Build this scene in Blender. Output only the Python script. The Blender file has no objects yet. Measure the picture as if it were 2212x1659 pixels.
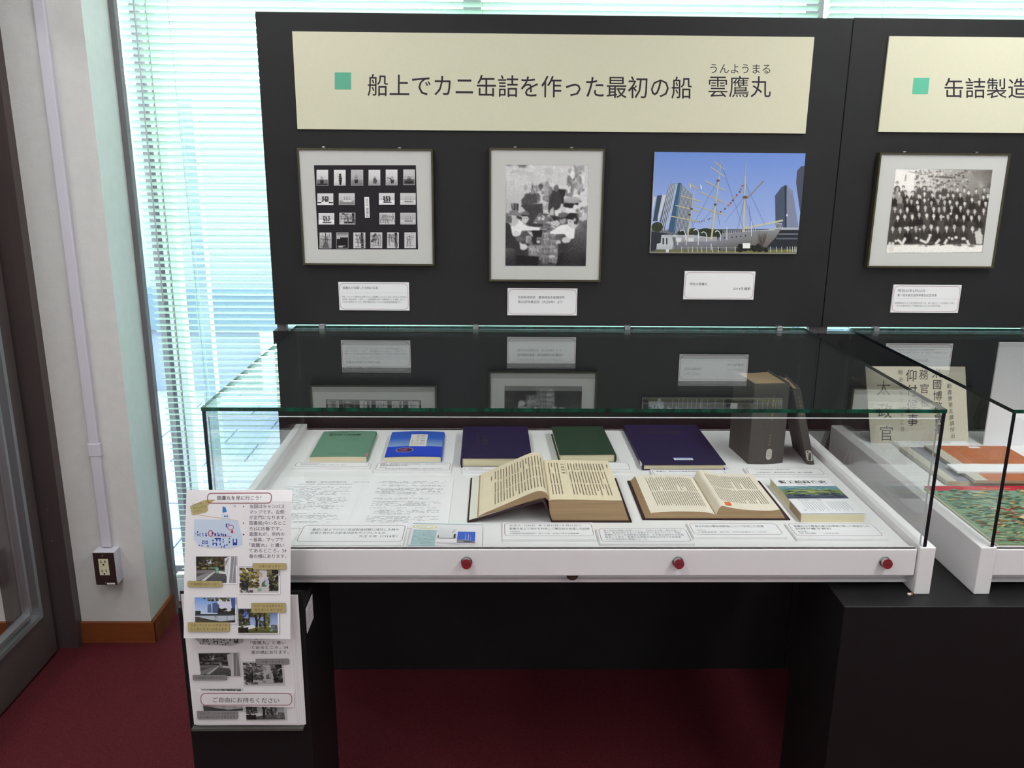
import bpy, bmesh, math, random
import numpy as np
from mathutils import Vector, Matrix
random.seed(7)
S = bpy.context.scene
COL = S.collection

# ------------------------------------------------------------------ camera
FPX, CAMP = 1851.3, Vector((-.1571, -2.4156, 1.6123))
_p, _y, _r = .2633, .0189, .0084
_R = Vector((math.cos(_y), -math.sin(_y), 0))
_F = Vector((math.cos(_p)*math.sin(_y), math.cos(_p)*math.cos(_y), -math.sin(_p)))
_U = Vector((math.sin(_p)*math.sin(_y), math.sin(_p)*math.cos(_y), math.cos(_p)))
CR = math.cos(_r)*_R + math.sin(_r)*_U
CU = math.cos(_r)*_U - math.sin(_r)*_R
cam = bpy.data.cameras.new('camera'); co = bpy.data.objects.new('camera', cam); COL.objects.link(co)
cam.sensor_width = 36; cam.lens = FPX/2212*36; cam.clip_start = .05; cam.clip_end = 200
M = Matrix((CR, CU, -_F)).transposed().to_4x4(); M.translation = CAMP
co.matrix_world = M
S.camera = co
cam.dof.use_dof = False

# ------------------------------------------------------------------ light and exposure
w = bpy.data.worlds.new('sky'); S.world = w; w.use_nodes = True
nt = w.node_tree; bg = nt.nodes['Background']
tc = nt.nodes.new('ShaderNodeTexCoord'); sp_ = nt.nodes.new('ShaderNodeSeparateXYZ'); rp = nt.nodes.new('ShaderNodeValToRGB')
nt.links.new(tc.outputs['Generated'], sp_.inputs[0]); nt.links.new(sp_.outputs['Z'], rp.inputs[0])
rp.color_ramp.elements[0].position = 0.0; rp.color_ramp.elements[0].color = (.97, 1, 1, 1)
rp.color_ramp.elements[1].position = .8; rp.color_ramp.elements[1].color = (.74, .88, 1, 1)
nt.links.new(rp.outputs[0], bg.inputs[0]); bg.inputs[1].default_value = 16
def area(name, loc, rot, sx, sy, power, col):
    l = bpy.data.lights.new(name, 'AREA'); l.shape = 'RECTANGLE'; l.size = sx; l.size_y = sy; l.energy = power; l.color = col
    o = bpy.data.objects.new(name, l); o.location = loc; o.rotation_euler = rot; COL.objects.link(o); return o
area('ceiling_lamp', (-.9, -1.35, 2.68), (0, 0, 0), .35, 2.2, 17, (.97, 1, .97))
area('ceiling_lamp', (1.3, -1.35, 2.68), (0, 0, 0), .35, 2.2, 30, (.97, 1, .97))
area('ceiling_lamp', (-.9, -3.9, 2.68), (0, 0, 0), .35, 2.2, 14, (.97, 1, .97))
area('ceiling_lamp', (1.3, -3.9, 2.68), (0, 0, 0), .35, 2.2, 22, (.97, 1, .97))
area('ceiling_lamp', (-2.5, -1.6, 2.68), (0, 0, 0), .35, 2.2, 24, (.97, 1, .97))
V = S.view_settings
V.view_transform = 'Standard'; V.look = 'None'; V.gamma = 1; V.exposure = 0.58
V.use_curve_mapping = False
S.cycles.use_denoising = True
S.cycles.max_bounces = 10; S.cycles.transparent_max_bounces = 24; S.cycles.glossy_bounces = 6
S.cycles.diffuse_bounces = 5; S.cycles.sample_clamp_indirect = 4
S.cycles.caustics_reflective = False; S.cycles.caustics_refractive = False

# ------------------------------------------------------------------ helpers
def _ray(u, v): return _F + CR*((u-1106)/FPX) - CU*((v-829.5)/FPX)
def atX(u, v, x): d = _ray(u, v); return CAMP + d*((x-CAMP.x)/d.x)
def atY(u, v, y): d = _ray(u, v); return CAMP + d*((y-CAMP.y)/d.y)
def atZ(u, v, z): d = _ray(u, v); return CAMP + d*((z-CAMP.z)/d.z)
def lin(c):
    if isinstance(c, str):
        c = tuple(int(c[i:i+2], 16)/255 for i in (0, 2, 4))
    elif max(c) > 1.001: c = tuple(q/255 for q in c)
    return tuple(q/12.92 if q <= .04045 else ((q+.055)/1.055)**2.4 for q in c)
MATS = {}
def mat(name, c, rough=.6, spec=.4, metal=0, noise=None, bump=None, coat=0):
    if name in MATS: return MATS[name]
    m = bpy.data.materials.new(name); m.use_nodes = True; t = m.node_tree; b = t.nodes['Principled BSDF']
    c = lin(c)
    b.inputs['Base Color'].default_value = (*c, 1); b.inputs['Roughness'].default_value = rough
    b.inputs['Specular IOR Level'].default_value = spec; b.inputs['Metallic'].default_value = metal
    b.inputs['Coat Weight'].default_value = coat
    tcn = None
    if noise or bump:
        tcn = t.nodes.new('ShaderNodeTexCoord')
    if noise:   # (scale, amount, stretch)
        n = t.nodes.new('ShaderNodeTexNoise'); n.inputs['Scale'].default_value = noise[0]; n.inputs['Detail'].default_value = 5
        mp = t.nodes.new('ShaderNodeMapping'); mp.inputs['Scale'].default_value = noise[2] if len(noise) > 2 else (1, 1, 1)
        t.links.new(tcn.outputs['Object'], mp.inputs[0]); t.links.new(mp.outputs[0], n.inputs['Vector'])
        r = t.nodes.new('ShaderNodeValToRGB'); a = noise[1]
        r.color_ramp.elements[0].position = .25; r.color_ramp.elements[1].position = .75
        r.color_ramp.elements[0].color = (*[q*(1-a) for q in c], 1); r.color_ramp.elements[1].color = (*[min(1, q*(1+a)) for q in c], 1)
        t.links.new(n.outputs[0], r.inputs[0]); t.links.new(r.outputs[0], b.inputs['Base Color'])
    if bump:    # (scale, strength, stretch)
        n = t.nodes.new('ShaderNodeTexNoise'); n.inputs['Scale'].default_value = bump[0]; n.inputs['Detail'].default_value = 3
        mp = t.nodes.new('ShaderNodeMapping'); mp.inputs['Scale'].default_value = bump[2] if len(bump) > 2 else (1, 1, 1)
        t.links.new(tcn.outputs['Object'], mp.inputs[0]); t.links.new(mp.outputs[0], n.inputs['Vector'])
        bp = t.nodes.new('ShaderNodeBump'); bp.inputs['Strength'].default_value = bump[1]; bp.inputs['Distance'].default_value = .002
        t.links.new(n.outputs[0], bp.inputs['Height']); t.links.new(bp.outputs[0], b.inputs['Normal'])
    MATS[name] = m; return m
def glass_mat(name, tint):
    m = bpy.data.materials.new(name); m.use_nodes = True; t = m.node_tree; t.nodes.clear()
    out = t.nodes.new('ShaderNodeOutputMaterial'); mx = t.nodes.new('ShaderNodeMixShader')
    tr = t.nodes.new('ShaderNodeBsdfTransparent'); gl = t.nodes.new('ShaderNodeBsdfGlossy')
    tr.inputs[0].default_value = (*tint, 1); gl.inputs['Roughness'].default_value = 0.0; gl.inputs[0].default_value = (.95, 1, .98, 1)
    g = t.nodes.new('ShaderNodeNewGeometry'); fr = t.nodes.new('ShaderNodeFresnel')
    mr = t.nodes.new('ShaderNodeMapRange'); mr.inputs[3].default_value = 1.5; mr.inputs[4].default_value = 1/1.5
    t.links.new(g.outputs['Backfacing'], mr.inputs[0]); t.links.new(mr.outputs[0], fr.inputs[0])
    t.links.new(fr.outputs[0], mx.inputs[0]); t.links.new(tr.outputs[0], mx.inputs[1]); t.links.new(gl.outputs[0], mx.inputs[2])
    t.links.new(mx.outputs[0], out.inputs[0]); MATS[name] = m; return m

M_black = mat('black_board', (24, 23, 26), .55, .35, noise=(14, .12), bump=(900, .15))
M_blackped = mat('black_laminate', (16, 15, 17), .5, .35, noise=(10, .1))
M_white = mat('white_paint', (226, 222, 225), .45, .4, noise=(6, .02))
M_tray = mat('white_display_floor', (228, 227, 228), .6, .3, noise=(5, .015))
M_gaug = glass_mat('clear_glass', (.980, .985, .984))
M_gedge = mat('green_glass_edge', (9, 66, 50), .12, .8, noise=(60, .8, (1, 1, .1)))
M_gdark = mat('dark_glass_edge', (16, 26, 30), .15, .8)
M_gpale = mat('pale_glass_edge', (205, 205, 210), .3, .5)
M_wall = mat('beige_wallpaper', (222, 219, 219), .85, .2, noise=(30, .03), bump=(420, .8, (1, 1, 3)))
M_ceil = mat('ceiling_white', (225, 222, 216), .9, .2, noise=(20, .03))
M_base = mat('brown_baseboard', (120, 62, 30), .45, .4, noise=(9, .25, (1, 1, 12)))
M_carpet = mat('wine_carpet', (86, 31, 38), .95, .1, noise=(260, .42), bump=(380, 1))
M_bronze = mat('bronze_aluminium', (82, 70, 70), .4, .5, .25, noise=(40, .08, (1, 1, .05)))
M_alu = mat('grey_aluminium', (150, 150, 155), .35, .5, .7)
M_alud = mat('window_frame_grey', (116, 110, 115), .5, .4, .2)
M_steel = mat('clip_steel', (150, 150, 152), .3, .5, .8)
M_slat = mat('mint_slat', (220, 236, 222), .45, .4, noise=(8, .02))
M_cord = mat('blind_cord', (190, 214, 190), .8, .2)
M_conduit = mat('conduit_lilac_white', (206, 200, 212), .5, .4)
M_plate = mat('brown_plate', (52, 36, 34), .4, .4)
M_ivory = mat('ivory_socket', (214, 206, 176), .45, .4)
M_slot = mat('socket_slot', (30, 24, 22), .6, .2)
M_sign = mat('cream_sign_board', (209, 205, 182), .6, .3, noise=(120, .015))
M_frame = mat('olive_frame', (70, 66, 48), .35, .5, .3, noise=(25, .1))
M_mount = mat('white_mount', (196, 195, 193), .7, .3)
M_paper = mat('white_paper', (226, 222, 226), .75, .2)
M_foam = mat('foam_card', (232, 231, 234), .7, .2)
M_red = mat('red_lock_face', (120, 12, 26), .25, .5)
M_chrome = mat('chrome', (205, 205, 208), .15, .5, 1)
M_page2 = mat('pale_aged_page', (229, 220, 203), .8, .2, noise=(14, .05))
M_page = mat('aged_page', (224, 211, 184), .8, .2, noise=(14, .06))
M_pedge = mat('aged_page_edge', (170, 144, 112), .85, .1, noise=(6, .2, (1, 1, 90)))
M_pale = mat('pale_page_edge', (226, 218, 186), .85, .1, noise=(6, .05, (1, 1, 90)))
M_endp = mat('endpaper', (220, 218, 205), .8, .2)
M_bcov = mat('brown_black_cloth', (46, 36, 38), .6, .3, noise=(200, .15))
M_navy = mat('navy_cloth', (31, 30, 66), .55, .3, noise=(240, .12))
M_dgreen = mat('dark_green_cloth', (38, 66, 50), .55, .3, noise=(240, .12))
M_green = mat('sage_green_paper', (100, 140, 120), .6, .3, noise=(30, .05))
M_blue = mat('blue_paper', (38, 78, 190), .4, .4)
M_greyblk = mat('charcoal_cloth', (76, 75, 72), .6, .3, noise=(220, .12))
M_orange = mat('rust_paper', (176, 104, 68), .7, .2, noise=(20, .08))
M_greyb = mat('grey_paper', (128, 126, 136), .7, .2, noise=(20, .06))
M_tan = mat('tan_page_edge', (170, 152, 126), .8, .1, noise=(8, .15, (1, 1, 60)))
M_pave = mat('grey_paving', (86, 88, 104), .8, .2, noise=(3, .05))
M_ext = mat('grey_facade', (86, 90, 91), .8, .2, noise=(2, .04))
M_gwin = glass_mat('green_tinted_glass', (.90, .975, .965))
M_post = mat('grey_lilac_post', (142, 148, 164), .6, .3)
M_plinth = mat('grey_plinth', (86, 91, 104), .8, .2)
M_extd = mat('blue_grey_ledge', (54, 66, 77), .7, .2)
# ink that reads its flat colour from the printed mesh
mp_ = bpy.data.materials.new('printed_ink'); mp_.use_nodes = True; _t = mp_.node_tree; _b = _t.nodes['Principled BSDF']
_a = _t.nodes.new('ShaderNodeVertexColor'); _a.layer_name = 'Col'; _t.links.new(_a.outputs[0], _b.inputs['Base Color'])
_b.inputs['Roughness'].default_value = .55; _b.inputs['Specular IOR Level'].default_value = .25
M_ink = mp_

def link(o, parent=None):
    COL.objects.link(o)
    if parent: o.parent = parent
    return o
def tag(o, label=None, cat=None, group=None, kind=None):
    if label: o['label'] = label
    if cat: o['category'] = cat
    if group: o['group'] = group
    if kind: o['kind'] = kind
    return o
def empty(name, loc, label, cat, group=None, kind=None):
    o = bpy.data.objects.new(name, None); o.location = loc; o.empty_display_size = .05; link(o)
    return tag(o, label, cat, group, kind)
def mesh(name, verts, faces, m, parent=None, org=None, smooth=False, mi=None):
    org = Vector(org) if org is not None else (parent.location.copy() if parent else None)
    if org is None:
        a = np.array([tuple(v) for v in verts]); org = Vector(((a[:, 0].min()+a[:, 0].max())/2, (a[:, 1].min()+a[:, 1].max())/2, a[:, 2].min()))
    me = bpy.data.meshes.new(name); me.from_pydata([tuple(Vector(v)-org) for v in verts], [], faces)
    for k in (m if isinstance(m, (list, tuple)) else [m]): me.materials.append(k)
    if mi: me.polygons.foreach_set('material_index', mi)
    if smooth: me.polygons.foreach_set('use_smooth', [True]*len(me.polygons))
    me.update()
    o = bpy.data.objects.new(name, me)
    if parent:
        link(o, parent)
        d = org
        p = parent
        while p: d = d - p.location; p = p.parent
        o.location = d
    else:
        link(o); o.location = org
    return o
class Geo:
    """collects boxes, tubes and extrusions in world coordinates, builds ONE mesh object"""
    def __init__(s): s.v = []; s.f = []; s.mi = []
    def add(s, vs, fs, mi=0):
        n = len(s.v); s.v += [Vector(q) for q in vs]; s.f += [tuple(i+n for i in q) for q in fs]
        s.mi += (mi if isinstance(mi, list) else [mi]*len(fs)); return s
    def box(s, x0, x1, y0, y1, z0, z1, mi=0, b=0):
        if b:
            bm = bmesh.new(); bmesh.ops.create_cube(bm, size=1)
            for q in bm.verts: q.co = Vector(((x0+x1)/2+q.co.x*(x1-x0), (y0+y1)/2+q.co.y*(y1-y0), (z0+z1)/2+q.co.z*(z1-z0)))
            bmesh.ops.bevel(bm, geom=bm.edges[:], offset=b, segments=2, affect='EDGES', profile=.5)
            bm.verts.index_update()
            s.add([q.co.copy() for q in bm.verts], [tuple(q.index for q in f.verts) for f in bm.faces], mi); bm.free(); return s
        vs = [(x, y, z) for z in (z0, z1) for y in (y0, y1) for x in (x0, x1)]
        # faces order: bottom, top, front(-y), back, left, right
        fs = [(0, 2, 3, 1), (4, 5, 7, 6), (0, 1, 5, 4), (2, 6, 7, 3), (0, 4, 6, 2), (1, 3, 7, 5)]
        return s.add(vs, fs, mi)
    def ext(s, prof, axis, a0, a1, mi=0):
        """extrude a closed profile: axis 'y' -> profile (x,z), 'x' -> (y,z), 'z' -> (x,y)"""
        n = len(prof)
        def P(p, a): return {'y': (p[0], a, p[1]), 'x': (a, p[0], p[1]), 'z': (p[0], p[1], a)}[axis]
        vs = [P(p, a0) for p in prof]+[P(p, a1) for p in prof]
        fs = [tuple(range(n)), tuple(range(2*n-1, n-1, -1))]+[(i, n+i, n+(i+1) % n, (i+1) % n) for i in range(n)]
        return s.add(vs, fs, mi)
    def cyl(s, c, d, r, h, n=16, mi=0, r2=None):
        d = Vector(d).normalized(); a = d.orthogonal().normalized(); b = d.cross(a); c = Vector(c); r2 = r if r2 is None else r2
        vs = [c+(a*math.cos(2*math.pi*i/n)+b*math.sin(2*math.pi*i/n))*r for i in range(n)]
        vs += [c+d*h+(a*math.cos(2*math.pi*i/n)+b*math.sin(2*math.pi*i/n))*r2 for i in range(n)]
        fs = [tuple(range(n-1, -1, -1)), tuple(range(n, 2*n))]+[(i, (i+1) % n, n+(i+1) % n, n+i) for i in range(n)]
        return s.add(vs, fs, mi)
    def build(s, name, m, parent=None, smooth=False, org=None):
        # make the normals point outwards
        o = mesh(name, s.v, s.f, m, parent, org, False, s.mi)
        bm = bmesh.new(); bm.from_mesh(o.data); bmesh.ops.recalc_face_normals(bm, faces=bm.faces); bm.to_mesh(o.data); bm.free()
        if smooth:
            o.data.polygons.foreach_set('use_smooth', [True]*len(o.data.polygons)); o.data.set_sharp_from_angle(angle=math.radians(40))
        return o
def struct(name, g, m): o = g.build(name, m); o['kind'] = 'structure'; return o

_TX = {}
def glyphs(s, thin):
    k = (s, thin)
    if k not in _TX:
        c = bpy.data.curves.new('t', 'FONT'); c.body = s; c.resolution_u = 2; c.size = 1; c.offset = thin
        o = bpy.data.objects.new('t', c); COL.objects.link(o)
        me = bpy.data.meshes.new_from_object(o.evaluated_get(bpy.context.evaluated_depsgraph_get()))
        _TX[k] = (np.array([tuple(q.co)[:2] for q in me.vertices]).reshape(-1, 2), [tuple(p.vertices) for p in me.polygons])
        bpy.data.objects.remove(o); bpy.data.curves.remove(c); bpy.data.meshes.remove(me)
    return _TX[k]
class Print:
    """flat print on a surface: f maps drawing coordinates to a point, n is the surface normal"""
    STEP = 6e-6
    def __init__(s, f, n, ydown=True, lift=1.5e-4):
        s.f = f; s.n = n if callable(n) else (lambda a, b, q=Vector(n).normalized(): q)
        s.sg = -1 if ydown else 1; s.l = lift; s.v = []; s.fc = []; s.c = []
    def _put(s, pts, faces, cols):
        k = len(s.v); s.l += s.STEP
        for (a, b) in pts: s.v.append(Vector(s.f(a, b))+s.n(a, b)*s.l)
        for q in faces:
            s.fc.append(tuple(i+k for i in q))
            for i in q: s.c.append(cols[i] if isinstance(cols, list) else cols)
        return s
    def poly(s, pts, c):
        cc = [lin(q) for q in c] if isinstance(c, list) else lin(c)
        return s._put(pts, [tuple(range(len(pts)))], cc)
    def rect(s, x0, y0, x1, y1, c): return s.poly([(x0, y0), (x1, y0), (x1, y1), (x0, y1)], c)
    def grad(s, x0, y0, x1, y1, c0, c1): return s.poly([(x0, y0), (x1, y0), (x1, y1), (x0, y1)], [c0, c0, c1, c1])
    def ell(s, x, y, rx, ry, c, rot=0, n=14):
        q = [(math.cos(2*math.pi*i/n)*rx, math.sin(2*math.pi*i/n)*ry) for i in range(n)]; k, m_ = math.cos(rot), math.sin(rot)
        return s.poly([(x+a*k-b*m_, y+a*m_+b*k) for a, b in q], c)
    def line(s, pts, wd, c):
        P = []; F = []
        for i in range(len(pts)-1):
            (x0, y0), (x1, y1) = pts[i], pts[i+1]; L = math.hypot(x1-x0, y1-y0) or 1
            nx, ny = -(y1-y0)/L*wd/2, (x1-x0)/L*wd/2; k = len(P)
            P += [(x0+nx, y0+ny), (x1+nx, y1+ny), (x1-nx, y1-ny), (x0-nx, y0-ny)]; F.append((k, k+1, k+2, k+3))
        return s._put(P, F, lin(c))
    def rects(s, L, c):
        P = []; F = []
        for (x0, y0, x1, y1) in L:
            k = len(P); P += [(x0, y0), (x1, y0), (x1, y1), (x0, y1)]; F.append((k, k+1, k+2, k+3))
        return s._put(P, F, lin(c))
    def rrect(s, x0, y0, x1, y1, r, c, ry=None, wd=None):
        ry = ry or r; q = []
        for cx, cy, a in ((x1-r, y1-ry, 0), (x0+r, y1-ry, 90), (x0+r, y0+ry, 180), (x1-r, y0+ry, 270)):
            q += [(cx+r*math.cos(math.radians(a+t)), cy+ry*math.sin(math.radians(a+t))) for t in (0, 22, 45, 68, 90)]
        if wd: return s.line(q+[q[0]], wd, c)
        return s.poly(q, c)
    def text(s, t, x, y, size, c, width=None, align='l', thin=0, rot=0, hs=1, slant=0):
        """baseline at y; width = total advance to fit"""
        P, F = glyphs(t, thin)
        if len(P) == 0: return s
        P = P.copy(); x0, x1 = P[:, 0].min(), P[:, 0].max()
        kx = size*hs if width is None else width/(x1-x0)
        X = (P[:, 0]-x0)*kx; W = (x1-x0)*kx
        X -= {'l': 0, 'c': W/2, 'r': W}[align]; Yv = P[:, 1]*size; X = X+slant*Yv
        k, m_ = math.cos(rot), math.sin(rot)
        return s._put([(x+a*k-s.sg*b*m_, y+a*m_+s.sg*b*k) for a, b in zip(X, Yv)], F, lin(c))
    def vtext(s, t, x, y, size, c, pitch=None, thin=0, hs=1):
        """vertical writing, top of the column at y, centred on x"""
        pitch = pitch or size
        for i, ch in enumerate(t):
            if ch != ' ': s.text(ch, x, y-s.sg*(pitch*i+size*.88), size, c, align='c', thin=thin, hs=hs)
        return s
    def build(s, name, parent, m=None):
        org = Vector((0, 0, 0)); p = parent
        while p: org = org+p.location; p = p.parent
        me = bpy.data.meshes.new(name); me.from_pydata([tuple(q-org) for q in s.v], [], s.fc)
        a = me.color_attributes.new('Col', 'FLOAT_COLOR', 'CORNER')
        # polygons keep their order, so the corner colours do too
        a.data.foreach_set('color', np.array([(*q, 1) for q in s.c], dtype=np.float32).ravel())
        me.materials.append(m or M_ink); me.update()
        o = bpy.data.objects.new(name, me); link(o, parent); return o
def homog(src, dst):
    A = []; B = []
    for (x, y), (u, v) in zip(src, dst):
        A += [[x, y, 1, 0, 0, 0, -u*x, -u*y], [0, 0, 0, x, y, 1, -v*x, -v*y]]; B += [u, v]
    h = np.linalg.solve(np.array(A, float), np.array(B, float))
    def f(x, y):
        k = h[6]*x+h[7]*y+1
        return (h[0]*x+h[1]*y+h[2])/k, (h[3]*x+h[4]*y+h[5])/k
    return f
def surf(src, p00, p10, p01):
    """drawing quad src (TL,TR,BR,BL) -> the rectangle with corners TL=p00, TR=p10, BL=p01"""
    h = homog(src, [(0, 0), (1, 0), (1, 1), (0, 1)]); p00, p10, p01 = Vector(p00), Vector(p10), Vector(p01)
    return lambda x, y: (lambda q: p00+(p10-p00)*q[0]+(p01-p00)*q[1])(h(x, y))

class Raster:
    """the same drawing calls, laid down as a soft photographic print: a fine grid whose corners carry the tones"""
    def __init__(s, box, cell, blur, grain, seed=1):
        s.x0, s.y0, x1, y1 = box; s.c = cell; s.nx = int((x1-s.x0)/cell)+1; s.ny = int((y1-s.y0)/cell)+1
        s.im = np.full((s.ny, s.nx, 3), .5); s.blur = blur; s.grain = grain; s.seed = seed
    def poly(s, pts, c):
        P = np.array(pts, float); c0 = np.array([(q if not isinstance(q, str) else tuple(int(q[i:i+2], 16)/255 for i in (0, 2, 4))) for q in (c if isinstance(c, list) else [c])], float)
        i0, j0 = [max(0, int((P[:, k].min()-(s.x0, s.y0)[k])/s.c)) for k in (0, 1)]
        i1, j1 = min(s.nx, int((P[:, 0].max()-s.x0)/s.c)+2), min(s.ny, int((P[:, 1].max()-s.y0)/s.c)+2)
        if i1 <= i0 or j1 <= j0: return s
        X, Y_ = np.meshgrid(s.x0+np.arange(i0, i1)*s.c, s.y0+np.arange(j0, j1)*s.c); cov = np.zeros(X.shape)
        for (ox, oy) in ((-.25, -.25), (.25, -.25), (-.25, .25), (.25, .25)):
            x, y = X+ox*s.c, Y_+oy*s.c; ins = np.zeros(X.shape, bool)
            for k in range(len(P)):
                (ax, ay), (bx, by) = P[k], P[k-1]
                if ay == by: continue
                ins ^= ((ay > y) != (by > y)) & (x < (bx-ax)*(y-ay)/(by-ay)+ax)
            cov += ins/4
        if len(c0) == 1: col = np.broadcast_to(c0[0], X.shape+(3,))
        else:
            wt = np.stack([1/((X-a)**2+(Y_-b)**2+9) for a, b in P], -1); wt /= wt.sum(-1, keepdims=True); col = wt @ c0
        s.im[j0:j1, i0:i1] = s.im[j0:j1, i0:i1]*(1-cov[..., None])+col*cov[..., None]; return s
    def rect(s, x0, y0, x1, y1, c): return s.poly([(x0, y0), (x1, y0), (x1, y1), (x0, y1)], c)
    def rects(s, L, c):
        for q in L: s.rect(*q, c)
        return s
    ell = Print.ell
    def line(s, pts, wd, c):
        for (ax, ay), (bx, by) in zip(pts, pts[1:]):
            L = math.hypot(bx-ax, by-ay) or 1; nx, ny = -(by-ay)/L*wd/2, (bx-ax)/L*wd/2
            s.poly([(ax+nx, ay+ny), (bx+nx, by+ny), (bx-nx, by-ny), (ax-nx, ay-ny)], c)
        return s
    def mesh(s, name, f, n, parent, quad, lift=3e-4):
        k = np.exp(-.5*(np.arange(-4, 5)/s.blur)**2); k /= k.sum(); im = s.im
        for ax in (0, 1):
            pad = [(0, 0)]*3; pad[ax] = (4, 4); q = np.pad(im, pad, 'edge')
            im = sum(k[t]*np.take(q, range(t, t+im.shape[ax]), ax) for t in range(9))
        g = np.random.RandomState(s.seed).randn(s.ny, s.nx, 1); g = (g+np.roll(g, 1, 0)+np.roll(g, 1, 1))/1.7
        im = np.clip(im+g*s.grain, .02, .97); im = np.where(im <= .04045, im/12.92, ((im+.055)/1.055)**2.4)
        # quad: the picture's corners in drawing coordinates, TL TR BR BL
        h = homog([(0, 0), (1, 0), (1, 1), (0, 1)], quad); N = Vector(n).normalized()*lift; vs = []; cs = []
        for j in range(s.ny):
            for i in range(s.nx):
                x, y = h(i/(s.nx-1), j/(s.ny-1)); vs.append(tuple(Vector(f(x, y))+N-parent.location))
                u, v = min(s.nx-1, max(0, int(round((x-s.x0)/s.c)))), min(s.ny-1, max(0, int(round((y-s.y0)/s.c)))); cs.append(im[v, u])
        fs = [(j*s.nx+i, (j+1)*s.nx+i, (j+1)*s.nx+i+1, j*s.nx+i+1) for j in range(s.ny-1) for i in range(s.nx-1)]
        me = bpy.data.meshes.new(name); me.from_pydata(vs, [], fs); a = me.color_attributes.new('Col', 'FLOAT_COLOR', 'POINT')
        a.data.foreach_set('color', np.concatenate([np.array(cs), np.ones((len(cs), 1))], 1).astype(np.float32).ravel())
        me.materials.append(M_ink); o = bpy.data.objects.new(name, me); link(o, parent); return o
# ------------------------------------------------------------------ the room
struct('floor', Geo().box(-3.4, 4.4, -5.2, .46, -.12, 0), M_carpet)
struct('ceiling', Geo().box(-3.4, 4.4, -5.2, .46, 2.72, 2.85), M_ceil)
struct('wall_left_of_window', Geo().box(-3.4, -1.319, .188, .372, 0, 2.72).box(-3.4, -1.80, .372, .60, 0, 2.72), M_wall)
struct('wall_right', Geo().box(4.3, 4.4, -5.2, .46, 0, 2.72), M_wall)
struct('wall_back', Geo().box(-3.4, 4.4, -5.3, -5.2, 0, 2.72), M_wall)
struct('wall_far_left', Geo().box(-3.5, -3.4, -5.2, .188, 0, 2.72), M_wall)
struct('wall_left', Geo().box(-1.66, -1.58, -5.2, -1.0, 0, 2.72).box(-1.66, -1.58, -1.0, .188, 2.2, 2.72), M_wall)
struct('wall_window_head', Geo().box(-1.80, 4.4, .46, .60, 2.46, 2.72), M_wall)
struct('wall_window_sill', Geo().box(-1.80, 4.4, .46, .60, -.12, .09), M_wall)
struct('baseboard_left', Geo().box(-1.552, -1.307, .176, .188, 0, .0785, b=.002).box(-1.319, -1.307, .18, .372, 0, .0785), M_base)
struct('baseboard_far_left', Geo().box(-3.4, -1.64, .176, .188, 0, .0785, b=.002), M_base)
struct('trim_1', Geo().box(-1.319, -1.3015, .366, .392, .0, 2.46), M_alud)
# the window wall: aluminium frame, mullions and panes
W = empty('window_1', (0, .5, .09), 'wide aluminium framed window behind the mint blinds', 'window', kind='structure')
g = Geo().box(-1.80, -1.76, .47, .55, .09, 2.46).box(4.2, 4.3, .47, .55, .09, 2.46).box(-1.76, 4.2, .47, .55, .09, .14).box(-1.76, 4.2, .47, .55, 2.41, 2.46)
g.build('frame', M_alud, W)
Geo().box(-1.301, -1.281, .47, .53, .14, 2.41).build('mullion', M_alud, W)
for x in (-.237, .838, 1.91, 2.98): Geo().box(x-.028, x+.028, .47, .55, .14, 2.41).build('mullion', M_alud, W)
g = Geo().box(-1.268, -1.256, .475, .535, .14, 2.41); g.build('sash_stile', M_conduit, W)
g = Geo().box(-1.250, -1.226, .48, .53, .14, 2.41); g.build('sash_stile', M_conduit, W)
xs = [-1.76, -1.301, -1.281, -.265, -.209, .81, .866, 1.882, 1.938, 2.952, 3.008, 4.2]
for a, b in zip(xs[::2], xs[1::2]): Geo().box(a, b, .505, .511, .14, 2.41).build('pane', M_gwin, W)

# outside: paving, a pale building with a ledge and posts
P0 = empty('pavement', (0, 4, -.13), 'grey paving outside the window', 'pavement', kind='structure')
Geo().box(-9, 9, .62, 12, -.25, -.118).build('bed', M_extd, P0)
tile0 = None
for i in range(13):
    for j in range(10):
        x, y = -3.9+i*.42+(j % 2)*.21, .72+j*.3
        if tile0 is None:
            tile0 = Geo().box(x, x+.412, y, y+.292, -.125, -.1, b=.004).build('tile', M_pave, P0); b0 = (x, y)
        else:
            o = tile0.copy(); link(o, P0); o.location = tile0.location+Vector((x-b0[0], y-b0[1], random.uniform(-.001, .001)))
Bd = empty('facade', (-1, 3.8, -.12), 'grey building across the paving outside the window', 'building', kind='structure')
Geo().box(-9, 9, 3.75, 3.95, -.12, .36).build('plinth', M_plinth, Bd)
Geo().box(-9, 9, 3.70, 4.0, .36, .62).build('ledge', M_extd, Bd)
Geo().box(-9, 9, 4.0, 4.3, .62, 2.06).build('wall', M_ext, Bd)
for i in range(10): Geo().box(-5+i*1.05, -4.88+i*1.05, 3.62, 3.75, -.12, .36).build('pier', M_post, Bd)
tag(Geo().box(-1.36, -1.31, 1.0, 1.05, -.12, 1.8).build('post', M_post), 'slim grey post standing on the paving outside the window', 'post')

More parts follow.
